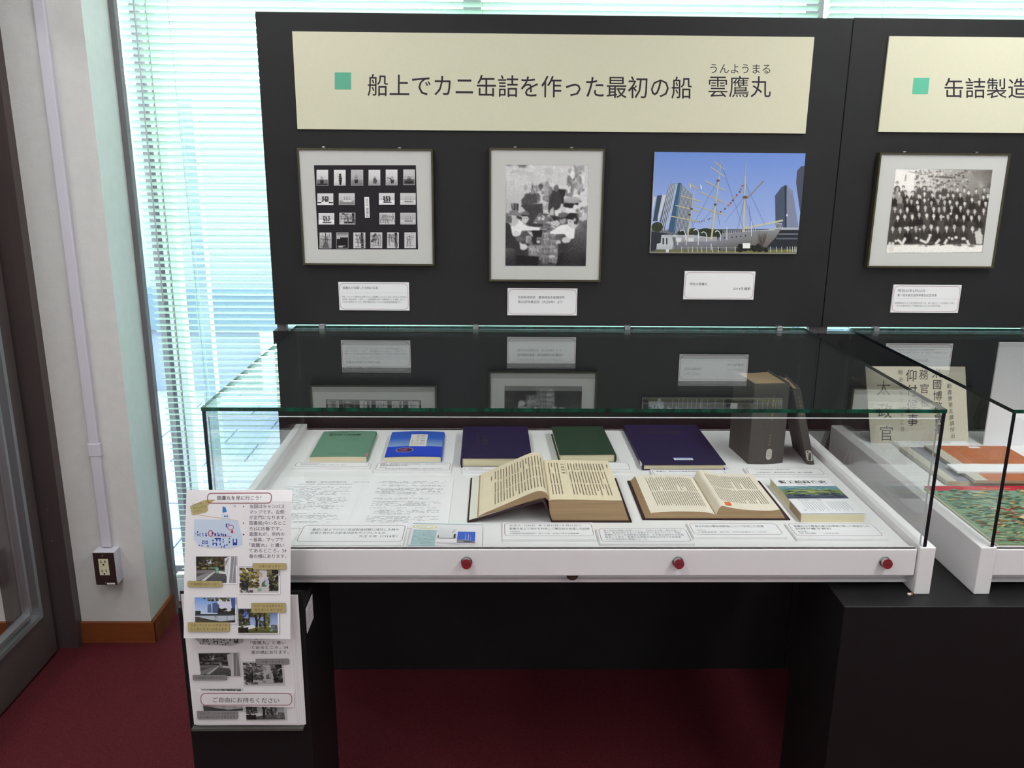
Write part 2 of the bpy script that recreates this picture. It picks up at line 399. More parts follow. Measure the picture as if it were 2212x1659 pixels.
# ------------------------------------------------------------------ glass door at the far left
D = empty('door_1', (-1.615, -.4, 0), 'bronze framed glass door at the far left', 'door', kind='structure')
Geo().box(-1.635, -1.605, .058, .118, .012, 2.16, b=.002).box(-1.635, -1.605, -.98, -.92, .012, 2.16).build('stile', M_bronze, D)
Geo().box(-1.635, -1.605, -.92, .058, .012, .172).box(-1.635, -1.605, -.92, .058, 2.08, 2.16).build('rail', M_bronze, D)
Geo().box(-1.633, -1.599, .040, .056, .172, 2.08).box(-1.633, -1.599, -.92, .040, .172, .186).build('bead', M_alu, D)
Geo().box(-1.631, -1.606, .0, .012, .21, 2.08).box(-1.631, -1.606, -.92, .012, .20, .212).build('bead', M_alu, D)
Geo().box(-1.622, -1.616, -.92, .042, .18, 2.08).build('pane', M_gaug, D)
J = struct('trim_2', Geo().box(-1.66, -1.551, .15, .188, 0, 2.2).box(-1.66, -1.625, .12, .15, 0, 2.2).box(-1.792, -1.66, .168, .188, 0, 2.2), M_bronze)
for z in (.1, .5, .39): Geo().cyl((-1.59 if z != .1 else -1.6, .15, z), (0, -1, 0), .003, .0015, 8).build('screw', M_steel, J)

# ------------------------------------------------------------------ conduit and socket on the pillar
cd = Geo().box(-1.4465, -1.4145, .172, .188, .356, 2.72, b=.003).build('conduit', M_conduit)
tag(cd, 'pale lilac cable conduit running down the beige pillar', 'conduit')
Geo().box(-1.4495, -1.4115, .170, .188, .672, .714, b=.002).build('coupling', M_conduit, cd)
ob = empty('power_outlet', (-1.428, .188, .235), 'brown faced double power socket in a white box on the beige pillar', 'socket')
Geo().box(-1.4625, -1.3938, .144, .1885, .2375, .3535, b=.002).build('box', M_conduit, ob)
pl = Geo().box(-1.4618, -1.3945, .1395, .144, .2382, .3515, b=.0012).build('cover_plate', M_plate, ob)
for px in ((213, 222, 233), (217, 236, 251)): pass
for z0, z1 in ((.3065, .3315), (.2735, .2995)):
    Geo().box(-1.4455, -1.4135, .1385, .1400, z0, z1, b=.0008).build('receptacle', M_ivory, ob)
    g = Geo()
    for x in (-1.4365, -1.4235): g.box(x-.0012, x+.0012, .1380, .1387, z0+.011, z0+.020)
    g.cyl((-1.430, .1386, z0+.0055), (0, -1, 0), .0028, .0006, 10)
    g.build('slots', M_slot, ob)
Geo().box(-1.4455, -1.4135, .1388, .1402, .2995, .3065).build('bridge', M_ivory, ob)
for z in (.2465, .343): Geo().cyl((-1.430, .1396, z), (0, -1, 0), .003, .001, 10).build('screw', M_steel, ob)
Geo().box(-1.4265, -1.4000, .1390, .1397, .2405, .2460).build('sticker', M_paper, ob)

# ------------------------------------------------------------------ venetian blinds
def slat_profile(n=6, wd=.025, sag=.0016, th=.0003, tilt=29):
    top = []; bot = []
    for i in range(n+1):
        t = i/n*2-1; y = t*wd/2; z = sag*(1-t*t)
        a = math.radians(-tilt); yy, zz = y*math.cos(a)-z*math.sin(a), y*math.sin(a)+z*math.cos(a)
        top.append((yy, zz+th)); bot.append((yy, zz))
    return top+bot[::-1]
YB = .425
def blind(x0, x1, label, cords, sway):
    B = empty('venetian_blind', ((x0+x1)/2, YB, 2.40), label, 'blind', 'mint venetian blinds on the window')
    Geo().box(x0, x1, YB-.02, YB+.02, 2.40, 2.44, b=.003).build('headrail', M_slat, B)
    n = 108; first = None; pitch = .0209
    for i in range(n):
        z = 2.385-i*pitch; dx = sway*(2.05-z)
        if first is None:
            first = Geo().ext(slat_profile(), 'y' if 0 else 'x', x0, x1).build('slat', M_slat, B, org=((x0+x1)/2, 0, 0))
            first.location = (0, 0, 0); base = first
            o = first
        else:
            o = base.copy(); link(o, B)
        o.location = (dx, random.uniform(-.0006, .0006), z-2.40); o.rotation_euler = (math.radians(random.gauss(0, .8)), random.gauss(0, .0004), 0)
    g = Geo().box(x0, x1, YB-.012, YB+.012, 2.385-n*pitch-.008, 2.385-n*pitch+.006, b=.003); g.build('bottom_rail', M_slat, B)
    zb = 2.385-n*pitch
    for x in cords:
        g = Geo()
        for yo in (-.0135, .0135): g.cyl((x+sway*1.6, YB+yo, zb), (-sway, 0, 1), .0007, 2.40-zb, 6)
        g.build('ladder_cord', M_cord, B)
    return B
B1 = blind(-1.312, .835, 'wide mint venetian blind on the left half of the window', (-1.155, -.20, .715), .012)
g = Geo().cyl((-1.222, YB-.022, .62), (0, 0, 1), .0011, 1.78, 8); g.build('pull_cord', M_cord, B1)
g = Geo().cyl((-1.256, YB-.024, 1.12), (0, 0, 1), .0028, 1.28, 8); g.build('tilt_wand', M_conduit, B1)
B2 = blind(.866, 3.0, 'second mint venetian blind, seen over the right display panel', (1.03, 2.0, 2.85), .004)

# ------------------------------------------------------------------ black display panels
def panel(x0, x1, label, dz):
    P = empty('display_partition', ((x0+x1)/2, .03, 0), label, 'panel', 'black display panels')
    Geo().box(x0, x1, 0, .032, 1.1348, 1.9624+dz, b=.0012).build('upper_board', M_black, P)
    Geo().box(x0-(.013 if x0 < 0 else 0), x1+.0005, .02, .062, 0, 1.111, b=.0012).build('lower_board', M_black, P)
    for x in (x0+.012, x1-.012): Geo().box(x-.0135, x+.0135, .026, .046, 1.100, 1.145).build('post', M_alud, P)
    return P
panel(-.7888, .7798, 'left black display panel carrying the long sign about the ship', 0)
panel(.7822, 2.36, 'right black display panel cut off by the picture edge', .0014)

# ------------------------------------------------------------------ black pedestals
def ped(x0, x1, label):
    return tag(Geo().box(x0, x1, -.872, -.622, 0, .732, b=.0015).build('pedestal', M_blackped), label, 'pedestal')
p1 = ped(-.7905, -.5395, 'narrow black pedestal behind the leaflets, under the left end of the case')
p2 = ped(.548, 1.034, 'wide black pedestal carrying the ends of both glass cases')
g = Geo().box(.700, .706, -.8245, -.8195, .732, .7345).box(.706, .7095, -.824, -.820, .732, .7355, mi=1)
tag(g.build('paper_scrap', [M_paper, mat('orange_scrap', (196, 110, 60), .6)]), 'tiny white and orange scrap on the wide pedestal by the case corner', 'scrap')
# small caption stuck on its right side
tagc = Geo().box(-.5395, -.5388, -.862, -.80, .668, .722).build('side_label', M_paper)
tag(tagc, 'small white printed label on the right side of the left pedestal', 'label')
pr = Print(lambda a, b: Vector((-.5388, -.862+a*.062, .722-b*.054)), (1, 0, 0))
pr.rrect(.06, .07, .94, .93, .12, '6A6068', wd=.03)
pr.rects([(.14, .18+.085*i, .86 if i % 3 else .6, .21+.085*i) for i in range(8)], '7A7880'); pr.build('printed_text', tagc)

# ------------------------------------------------------------------ glass cases
def case(dx, label):
    Cc = empty('display_case', (dx, -.4, .732), label, 'display case', 'white glass topped display cases')
    B = lambda *a, **k: Geo().box(a[0]+dx, a[1]+dx, *a[2:], **k)
    B(-.713, .713, -.798, -.004, .812, .824).build('display_floor', M_tray, Cc)
    for s in (-1, 1): B(*sorted((s*.713, s*.746)), -.822, -.002, .732, .8385, b=.002).build('side_rail', M_white, Cc)
    B(-.713, .713, -.014, -.002, .735, .824).build('rear_rail', M_white, Cc)
    df = B(-.7115, .7115, -.8155, -.797, .7712, .8315, b=.0025).build('drawer_front', M_white, Cc)
    prof = [(-.60, .735), (-.774, .735), (-.774, .742), (-.786, .742), (-.786, .748), (-.778, .749), (-.778, .754), (-.784, .755), (-.784, .760), (-.776, .761), (-.776, .7712), (-.60, .7712)]
    Geo().ext([(y, z) for y, z in prof], 'x', -.713+dx, .713+dx).build('lower_rail', M_white, Cc)
    for x in (-.2165, .2166, .6452):
        g = Geo().cyl((x+dx, -.8155, .8045), (0, -1, 0), .0115, .003, 20, 0).cyl((x+dx, -.818, .8045), (0, -1, .12), .0095, .012, 20, 0, r2=.0105)
        g.cyl((x+dx, -.8300, .8058), (0, -1, .18), .0103, .0016, 20, 1)
        g.box(x+dx-.007, x+dx+.007, -.8322, -.8312, .8053, .8070, 0)
        g.build('lock', [M_chrome, M_red], df)
    n = [(.001+dx+.012*math.cos(t), .7705-.0095*abs(math.sin(t))) for t in np.linspace(0, math.pi, 13)]
    Geo().ext(n, 'y', -.8145, -.79).build('finger_notch', M_plate, Cc)
    # panes: bottom, top, front, back, left, right
    B(-.7268, .7268, -.822, -.010, 1.1263, 1.1338, mi=[0, 0, 1, 1, 2, 2]).build('glass_top', [M_gaug, M_gedge, M_gdark], Cc)
    for s in (-1, 1):
        B(*sorted((s*.7190, s*.7265)), -.819, -.012, .8385, 1.1263, mi=[0, 0, 1, 0, 0, 0]).build('glass_side', [M_gaug, M_gdark, M_gpale], Cc)
    B(-.7175, .7175, -.8125, -.8065, .8315, 1.1118, mi=[1, 1, 0, 0, 1, 1]).build('glass_front', [M_gaug, M_gpale], Cc)
    for x in (-.652, -.2165, .217, .654):
        B(x-.008, x+.008, -.020, .0, 1.1245, 1.1395, b=.0015).build('clip', M_steel, Cc)
    return Cc
case(0, 'long glass topped white display case full of books, left of the two')
case(1.585, 'glass topped white display case cut off by the right picture edge')
# ------------------------------------------------------------------ signs, frames and captions on the panels
def prect(tl, tr, br, bl, y):
    q = [atY(u, v, y) for u, v in (tl, tr, br, bl)]
    return (q[0].x+q[3].x)/2, (q[1].x+q[2].x)/2, (q[2].z+q[3].z)/2, (q[0].z+q[1].z)/2
NF = (0, -1, 0)
def onY(y): return lambda u, v: atY(u, v, y)
INK = '2C2830'
# long sign
x0, x1, z0, z1 = prect((631.1, 66.5), (1757.8, 81.2), (1741.3, 290.5), (642.3, 276.7), -.006)
sg = tag(Geo().box(x0, x1, -.006, 0, z0, z1).build('sign_board', M_sign), 'long cream sign board whose title names the first crab canning ship', 'sign')
pr = Print(onY(-.006), NF)
pr.rect(723, 156.5, 758.5, 193.5, '5FA98F'); pr.build('square_mark', sg); pr = Print(onY(-.006), NF)
pr.text('船上でカニ缶詰を作った最初の船', 794, 203, 51, INK, width=700, thin=.003, rot=.0085)
pr.build('title_lettering', sg); pr = Print(onY(-.006), NF)
pr.text('雲鷹丸', 1530, 205.5, 50, INK, width=135, thin=.0, rot=.0085)
pr.build('title_lettering', sg); pr = Print(onY(-.006), NF)
pr.text('うんようまる', 1534, 157, 24, INK, width=130, rot=.0085)
pr.build('reading_lettering', sg)
a = prect((1920.2, 78.6), (2400, 84), (2400, 290), (1898.9, 285.6), -.006)
sg2 = tag(Geo().box((1920.2 and a[0]), a[0]+1.37, -.006, 0, a[2]+.001, a[3]+.001).build('sign_board', M_sign), 'cream sign board running out of the right picture edge', 'sign')
pr = Print(onY(-.006), NF)
pr.poly([(1973.5, 168), (2008, 168), (2004.5, 203.5), (1970, 203.5)], '5FB597'); pr.build('square_mark', sg2); pr = Print(onY(-.006), NF)
pr.text('缶詰製造', 2040, 208, 47, INK, width=181, thin=.003, rot=.004)
pr.build('title_lettering', sg2)

def framed(q, label, group=None, dep=.02, bd=.0048):
    x0, x1, z0, z1 = prect(*q, -dep)
    o = empty('framed_photograph', ((x0+x1)/2, 0, z0), label, 'picture', group)
    g = Geo()
    for a in ((x0, x0+bd, z0, z1), (x1-bd, x1, z0, z1), (x0+bd, x1-bd, z0, z0+bd), (x0+bd, x1-bd, z1-bd, z1)):
        g.box(a[0], a[1], -dep, 0, a[2], a[3])
    g.build('frame', M_frame, o)
    Geo().box(x0+bd, x1-bd, -dep+.004, -.002, z0+bd, z1-bd).build('mount', M_mount, o)
    for x in (x0+.07, x1-.09): Geo().box(x-.004, x+.004, -.012, 0, z1, z1+.004, b=.001).build('hook', M_steel, o)
    return o, -dep+.004
def gr(v): v = int(v); return (v, v-4, v, ) if v > 6 else (v, v, v)
def G(v): v = max(4, min(250, v)); return (v/255, (v-3)/255, v/255)

# --- frame of twenty small ship photographs
o, yd = framed([(640.5, 320.6), (934.2, 320.6), (938.9, 572.5), (655, 574)], 'framed sheet of twenty small ship photographs on black, leftmost on the panel')
K = lambda x, y: (670+x/8.296, 345+y/8.295)
def at1(x, y): u, v = K(x, y); return atY(u, v, yd)
pr = Print(at1, NF)
pr.poly([(68, 100), (1895, 100), (1935, 1605), (145, 1605)], '231E24')
tall = [[(120, 185), (318, 458)], [(430, 185), (632, 458)], [(737, 185), (945, 458)], [(1052, 185), (1252, 455)], [(1360, 182), (1560, 452)], [(1675, 180), (1870, 445)]]
low = [[(175, 1310), (378, 1582)], [(475, 1308), (680, 1582)], [(780, 1308), (985, 1582)], [(1085, 1306), (1288, 1580)], [(1385, 1306), (1586, 1580)], [(1695, 1306), (1890, 1580)]]
wide = [[(135, 608), (412, 808)], [(520, 606), (795, 806)], [(1238, 602), (1510, 802)], [(1620, 602), (1888, 802)], [(158, 958), (430, 1155)], [(532, 955), (805, 1152)], [(1248, 955), (1516, 1152)], [(1622, 955), (1888, 1152)]]
R = random.Random(3)
def little_ship(a, b, kind):
    (x0, y0), (x1, y1) = a, b; W_, H_ = x1-x0, y1-y0
    X = lambda t: x0+W_*t
    Yv = lambda t: y0+H_*t
    sky, sea = {0: (225, 90), 1: (228, 190), 2: (190, 110), 3: (222, 150), 4: (225, 150), 5: (205, 70), 6: (222, 225), 7: (210, 120), 8: (220, 225), 9: (205, 190), 10: (220, 220), 11: (190, 175)}[kind]
    pr.grad(x0, y0, x1, Yv(.62), G(sky), G(sky-18)); pr.grad(x0, Yv(.62), x1, y1, G(sea+40), G(sea))
    if kind == 5: pr.rect(X(.05), Yv(.47), X(.95), Yv(.5), G(120)); pr.ell(X(.5), Yv(.82), W_*.42, H_*.1, G(40))
    cx = {0: .45, 1: .55, 2: .42, 3: .55, 4: .55, 5: .5}.get(kind, .5); hb = {0: .9, 1: .98, 2: .86, 3: .9, 4: .9, 5: .8, 6: .82, 7: .72, 8: .85, 9: .8, 10: .9, 11: .78}[kind]
    dark = {0: 40, 1: 26, 2: 40, 3: 50, 4: 60, 5: 60, 6: 40, 7: 60, 8: 40, 9: 130, 10: 80, 11: 110}[kind]
    if kind <= 5:
        hw = .1 if kind == 1 else .16
        pr.poly([(X(cx-hw*1.1), Yv(hb-.22)), (X(cx+hw*1.2), Yv(hb-.24)), (X(cx+hw*.8), Yv(hb)), (X(cx-hw*.7), Yv(hb))], G(dark))
        for m_ in (-.08, 0, .08):
            pr.line([(X(cx+m_), Yv(hb-.2)), (X(cx+m_*1.1), Yv(.42-.15*(kind in (1, 2))+abs(m_)))], 5, G(dark+25))
            for t in range(4): pr.line([(X(cx+m_-.09), Yv(.45+.07*t)), (X(cx+m_+.09), Yv(.47+.07*t))], 3, G(dark+70))
        if kind in (1, 3):
            for t in range(4): pr.ell(X(cx+R.uniform(-.04, .04)), Yv(.3+.13*t if kind == 1 else .6+.07*t), W_*(.11+.02*t), H_*.075, G(dark+10+R.randint(0, 30)))
        if kind == 4: pr.line([(X(.05), Yv(.53)), (X(.35), Yv(.55)), (X(.5), Yv(.66))], 16, G(50))
        if kind == 0: pr.rect(x0, Yv(.9), x1, y1, G(50))
    else:
        col = 225 if kind == 7 else dark
        pr.poly([(X(.22), Yv(hb-.12)), (X(.88), Yv(hb-.1)), (X(.78), Yv(hb)), (X(.3), Yv(hb))], G(235 if kind in (6, 7) else col))
        if kind == 6: pr.rect(x0, Yv(.72), X(.25), Yv(.86), G(60)); pr.rect(X(.72), Yv(.72), x1, Yv(.86), G(60))
        for i, m_ in enumerate((.35, .5, .66)):
            pr.line([(X(m_), Yv(hb-.1)), (X(m_), Yv(.22+.06*abs(i-1)))], 6, G(dark))
            if kind in (6, 8, 10):
                for t in range(4): pr.ell(X(m_+R.uniform(-.03, .03)), Yv(.3+.12*t), W_*.07, H_*.07, G(dark+R.randint(0, 60)))
            pr.line([(X(m_), Yv(.3)), (X(m_+.14), Yv(hb-.1))], 3, G(dark+40))
def rig(a, b, kind):
    (x0, y0), (x1, y1) = a, b; W_, H_ = x1-x0, y1-y0
    X = lambda t: x0+W_*max(0, min(1, t))
    Yv = lambda t: y0+H_*max(0, min(1, t))
    pr.grad(x0, y0, x1, y1, G(205), G(150 if kind in (0,) else 200))
    if kind == 1:
        pr.rect(x0, Yv(.3), x1, y1, G(28)); pr.rect(X(.02), Yv(.3), X(.3), Yv(.4), G(190)); pr.ell(X(.35), Yv(.9), W_*.22, H_*.06, G(190)); pr.ell(X(.6), Yv(.86), W_*.2, H_*.03, G(150))
        pr.grad(x0, y0, x1, Yv(.3), G(110), G(190)); return
    if kind in (2, 4): pr.poly([(X(.64), y0), (X(.86), y0), (X(.9 if kind == 2 else .84), Yv(1)), (X(.66 if kind == 2 else .72), Yv(1))], G(24))
    if kind == 6: pr.rect(X(.8), y0, X(.97), Yv(.85), G(24)); pr.rect(X(.3), Yv(.78), x1, Yv(.95), G(40)); pr.poly([(X(.1), Yv(0)), (X(.3), Yv(0)), (X(.62), Yv(.55)), (X(.52), Yv(.9)), (X(.5), Yv(.4))], G(50))
    for t in range(16 if kind != 7 else 7):
        x = R.uniform(.05, .95); pr.line([(X(x), Yv(R.uniform(0, .3))), (X(x+R.uniform(-.25, .25)), Yv(R.uniform(.6, 1)))], R.uniform(3, 9), G(R.choice((40, 70, 110, 150))))
    for t in range(9 if kind != 7 else 4):
        y = R.uniform(.1, .95); pr.line([(X(R.uniform(0, .3)), Yv(y)), (X(R.uniform(.5, 1)), Yv(y+R.uniform(-.06, .08)))], R.uniform(3, 9), G(R.choice((50, 90, 140))))
    if kind == 0: pr.line([(X(.5), y0), (X(.5), y1)], 16, G(60)); pr.line([(X(.05), Yv(.4)), (X(.95), Yv(.46))], 9, G(50)); pr.poly([(X(.5), Yv(.45)), (X(.85), y1), (X(.2), y1)], G(95))
    if kind == 3:
        for t in range(8): pr.ell(X(R.uniform(.08, .55)), Yv(R.uniform(.05, .6)), W_*.12, H_*.07, G(R.randint(50, 130)))
for i, (a, b) in enumerate(tall): pr.rect(a[0]-5, a[1]-5, b[0]+5, b[1]+5, G(215)); little_ship(a, b, i)
for i, (a, b) in enumerate(low): pr.rect(a[0]-5, a[1]-5, b[0]+5, b[1]+5, G(200)); rig(a, b, (0, 1, 2, 3, 4, 7)[i])
for i, (a, b) in enumerate(wide):
    pr.rect(a[0]-5, a[1]-5, b[0]+5, b[1]+5, G(215))
    if i == 5: rig(a, b, 6)
    elif i == 6: rig(a, b, 5)
    else: little_ship(a, b, {0: 6, 1: 7, 2: 8, 3: 9, 4: 10, 7: 11}[i])
pr.poly([(970, 668), (1058, 668), (1070, 1040), (985, 1040)], G(225))
pr.vtext('練習船', 1022, 700, 40, G(120), pitch=44); pr.vtext('雲鷹丸', 1027, 860, 56, G(50), pitch=58)
pr.build('photograph', o)

# --- framed canning room photograph
o, yd = framed([(1056.5, 318.8), (1306.7, 321.7), (1297.7, 607.4), (1057, 609)], 'framed black and white photograph of men packing cans at a long table')
def at2(x, y): return atY(1080+x/6.914, 345+y/6.9125, yd)
pr = Raster((60, 60, 1350, 1600), 8, .72, .02, 4)
L_, R_ = lambda y: 90-10*(y-75)/1510, lambda y: 1330-50*(y-75)/1510
def clipx(x, y): return max(L_(y), min(R_(y), x))
def blob(x, y, rx, ry, v, rot=0):
    q = []
    for i in range(18):
        a = 2*math.pi*i/18; dx, dy = math.cos(a)*rx*R.uniform(.9, 1.08), math.sin(a)*ry*R.uniform(.9, 1.08)
        X, Y_ = x+dx*math.cos(rot)-dy*math.sin(rot), y+dx*math.sin(rot)+dy*math.cos(rot); Y_ = max(78, min(1582, Y_)); q.append((clipx(X, Y_), Y_))
    pr.poly(q, G(v))
def pg(pts, v): pr.poly([(clipx(x, max(78, min(1582, y))), max(78, min(1582, y))) for x, y in pts], [G(k) for k in v] if isinstance(v, (list, tuple)) else G(v))
pg([(80, 70), (1340, 70), (1340, 800), (80, 800)], [215, 205, 220, 190])
pg([(80, 800), (1340, 800), (1340, 1600), (80, 1600)], [120, 110, 40, 35])
pg([(80, 70), (520, 70), (480, 120), (200, 130)], [110, 120, 150, 190]); pg([(200, 75), (500, 75), (470, 120), (240, 100)], 120)
pg([(100, 130), (480, 160), (380, 250), (150, 200)], 175); pg([(1160, 90), (1260, 90), (1240, 480), (1090, 460)], 165); pg([(1010, 240), (1130, 240), (1080, 560), (980, 540)], 120)
for i in range(40): blob(R.uniform(1000, 1300), R.uniform(130, 560), R.uniform(10, 45), R.uniform(20, 70), R.choice((150, 180, 215, 230, 140)))
for i in range(60): blob(R.uniform(150, 950), R.uniform(120, 420), R.uniform(20, 90), R.uniform(12, 60), R.randint(195, 222))
for i in range(50): blob(R.uniform(380, 760), R.uniform(360, 720), R.uniform(12, 40), R.uniform(20, 70), R.randint(90, 180))
pg([(880, 440), (985, 450), (950, 660), (880, 640)], 45)
pg([(790, 450), (880, 450), (920, 600), (905, 700), (780, 830), (720, 820), (730, 600)], 62); blob(840, 425, 42, 48, 110); pg([(745, 760), (800, 700), (805, 830), (740, 830)], 190)
pg([(390, 520), (520, 450), (560, 640), (330, 690), (320, 600)], 80); blob(480, 470, 45, 45, 140); blob(450, 465, 14, 16, 225)
pg([(310, 680), (640, 650), (640, 930), (400, 990), (430, 820)], 66)
pg([(170, 650), (280, 655), (275, 760), (180, 755)], 55); pg([(185, 655), (205, 655), (200, 750), (188, 750)], 160); pg([(230, 655), (245, 655), (245, 750), (232, 750)], 150)
pg([(950, 550), (1190, 560), (1220, 640), (960, 640)], [215, 200, 120, 150]); pg([(960, 640), (1180, 650), (1110, 730), (940, 700)], 40)
for i in range(26): blob(R.uniform(1110, 1310), R.uniform(700, 900), R.uniform(20, 50), R.uniform(20, 50), R.choice((120, 160, 200, 225)))
pg([(810, 760), (900, 730), (870, 850), (830, 840)], 222); pg([(980, 720), (1100, 720), (1120, 800), (1000, 780)], 225); blob(945, 735, 32, 42, 200); blob(830, 890, 90, 50, 50)
# table and cans far
pg([(560, 830), (760, 850), (880, 1000), (860, 1560), (420, 1450), (480, 960)], 118)
for i in range(60):
    y = R.uniform(790, 1180); t = (y-790)/390; x = 660+R.uniform(-1, 1)*(80+130*t); pr.rect(x-16, y-8, x+16, y+14, G(R.choice((70, 120, 170, 205, 225))))
pg([(400, 945), (640, 960), (640, 1000), (480, 1000)], 60); pg([(470, 1050), (640, 1050), (600, 1270), (480, 1260)], 40)
# men on the left
pg([(160, 1000), (270, 880), (350, 950), (430, 990), (600, 1010), (590, 1050), (330, 1060), (300, 1130), (190, 1140)], 232)
blob(375, 885, 58, 70, 205); pg([(315, 790), (380, 765), (440, 800), (448, 840), (330, 830)], 115); pg([(320, 820), (450, 830), (430, 850), (330, 850)], 50)
pg([(80, 930), (150, 960), (175, 1110), (330, 1290), (400, 1340), (330, 1440), (80, 1420)], 52)
blob(205, 895, 78, 100, 195, .3); pg([(110, 880), (150, 760), (250, 745), (325, 850), (320, 890), (240, 840), (160, 830)], 130); pg([(105, 850), (165, 840), (178, 900), (165, 950), (110, 920)], 95); pg([(235, 862), (262, 872), (258, 884), (236, 876)], 120); pg([(240, 835), (330, 870), (320, 895), (270, 880)], 40)
blob(240, 1105, 55, 45, 215); blob(300, 1190, 70, 40, 100); blob(350, 1300, 55, 50, 205); pg([(290, 1230), (420, 1290), (400, 1330), (300, 1280)], 215); pg([(400, 1060), (480, 1080), (500, 1160), (440, 1110)], 200)
pg([(80, 1320), (200, 1320), (250, 1400), (240, 1585), (80, 1585)], [90, 85, 50, 40, 40])
# men on the right
pg([(740, 1080), (900, 980), (1030, 960), (1120, 1010), (1110, 1170), (1040, 1190), (960, 1110), (760, 1110)], 235)
pg([(730, 940), (860, 900), (900, 960), (860, 1000), (790, 980)], 200)
blob(935, 890, 55, 80, 165); pg([(870, 880), (920, 780), (1000, 790), (990, 860), (950, 880)], 110); pg([(860, 870), (960, 850), (990, 870), (890, 900)], 70)
pg([(1130, 960), (1200, 910), (1300, 990), (1290, 1590), (840, 1590), (870, 1440), (1020, 1300), (1110, 1180)], [150, 110, 90, 30, 22, 30, 60, 80])
blob(1085, 945, 78, 85, 205, -.4); pg([(960, 870), (1050, 790), (1150, 800), (1170, 880), (1110, 900), (1030, 890)], 42); pg([(1100, 860), (1180, 870), (1150, 970), (1110, 960)], 60); blob(1120, 895, 18, 24, 190)
blob(985, 1200, 70, 45, 205); blob(880, 1165, 60, 40, 95); blob(870, 1235, 40, 35, 190); pg([(860, 1260), (1020, 1240), (1010, 1330), (880, 1420)], 55)
# cans in front
def can(x, y, rx, h, v):
    pr.rect(x-rx, y, x+rx, y+h, G(v)); pr.ell(x, y+h, rx, rx*.3, G(v)); pr.ell(x, y, rx, rx*.34, G(v+70)); pr.ell(x, y, rx*.75, rx*.22, G(v+25))
    pr.rect(x-rx*.55, y+rx*.3, x-rx*.3, y+h, G(v+60)); pr.rect(x+rx*.3, y+rx*.3, x+rx*.45, y+h, G(v+45))
for (x, y, rx, h, v) in ((420, 1150, 40, 90, 130), (690, 1100, 44, 60, 130), (580, 1170, 38, 70, 90), (790, 1130, 36, 60, 110), (690, 1190, 48, 80, 120), (785, 1215, 42, 80, 110), (575, 1220, 26, 20, 190), (470, 1300, 50, 60, 120), (590, 1300, 52, 80, 120), (685, 1300, 48, 100, 100), (780, 1300, 46, 90, 120), (500, 1340, 55, 80, 130), (690, 1370, 50, 40, 100), (830, 1340, 26, 50, 140), (675, 1450, 55, 90, 90), (775, 1440, 42, 30, 160), (810, 1470, 50, 60, 110)): can(x, y, rx, h, v)
pg([(352, 872), (372, 876), (370, 886), (350, 882)], 110); pg([(388, 872), (408, 876), (406, 884), (388, 882)], 110); pg([(1040, 915), (1062, 925), (1058, 938), (1040, 930)], 110)
pg([(240, 1430), (580, 1450), (570, 1585), (240, 1585)], 26)
pr.mesh('photograph', at2, NF, o, [(90, 75), (1330, 80), (1282, 1590), (78, 1585)])

# --- unframed colour photograph of the ship
x0, x1, z0, z1 = prect((1413.7, 328), (1738.9, 331.5), (1721.2, 548.3), (1405.4, 547.1), -.008)
ph = tag(Geo().box(x0, x1, -.008, 0, z0, z1).build('colour_photograph', M_foam), 'unframed colour photograph of a white three masted ship under blue sky', 'picture')
f = surf([(88, 55), (2172, 75), (2060, 1465), (35, 1450)], (x0, -.008, z1), (x1, -.008, z1), (x0, -.008, z0))
pr = Print(f, NF)
pr.poly([(88, 55), (2172, 75), (2090, 1130), (50, 1130)], ['6E8CD2', '6C8AD0', '9CB0E2', 'A0B4E4'])
pr.poly([(50, 1120), (2090, 1120), (2060, 1465), (35, 1450)], ['6E747C', '565A62', '40444A', '6A6C70'])
pr.poly([(75, 660), (108, 680), (60, 900)], 'C8CCD8')
pr.poly([(125, 655), (195, 650), (130, 1010), (68, 1010)], '3C4A5C'); pr.poly([(195, 645), (255, 650), (215, 780), (150, 1020), (135, 960)], 'C4C8D6')
pr.poly([(290, 495), (390, 490), (235, 1150), (165, 1010)], '4E5866')
for i in range(6): pr.line([(300+i*20, 495), (165+i*24, 1140)], 11, 'B9C2D4')
pr.poly([(410, 480), (455, 480), (470, 520), (380, 1170), (280, 1150)], '3E5A78'); pr.poly([(445, 490), (470, 520), (400, 1100), (360, 1150)], '5E7C98')
pr.poly([(470, 510), (610, 640), (560, 1180), (380, 1170)], '5A6474')
for i in range(9): pr.line([(478+i*15, 515+i*14), (385+i*20, 1175)], 6, 'C2CAD8')
pr.poly([(1755, 660), (1840, 545), (1885, 520), (1915, 1110), (1770, 1110)], '4A5468'); pr.poly([(1885, 520), (1915, 510), (1925, 1110), (1900, 1110)], '2E3442'); pr.poly([(1915, 515), (2000, 590), (2090, 1110), (1922, 1110)], '848AA4')
for i in range(6): pr.line([(1925+i*14, 560+i*20), (1935+i*24, 1105)], 4, '6E7488')
for i in range(12): pr.line([(1765, 690+i*34), (1880, 640+i*38)], 4, '3C4658')
pr.poly([(2055, 320), (2110, 255), (2160, 250), (2118, 860), (2105, 880), (2045, 480)], '4A4C5C'); pr.ell(1925, 930, 14, 18, 'C8CCD4')
for (x, y, a, b) in ((630, 1160, 70, 55), (800, 1170, 110, 65), (900, 1190, 120, 60), (470, 1170, 60, 30), (130, 1090, 80, 70), (1000, 1180, 60, 50)): pr.ell(x, y, a, b, R.choice(('26301F', '2C3626', '343A2C')))
pr.poly([(50, 1150), (340, 1190), (340, 1400), (45, 1420)], '2E3238'); pr.poly([(190, 1200), (330, 1195), (360, 1320), (340, 1400), (120, 1400), (130, 1320), (180, 1310)], 'BFC2C8')
pr.rect(205, 1240, 228, 1330, '3A3E46'); pr.rect(255, 1240, 275, 1330, '3A3E46')
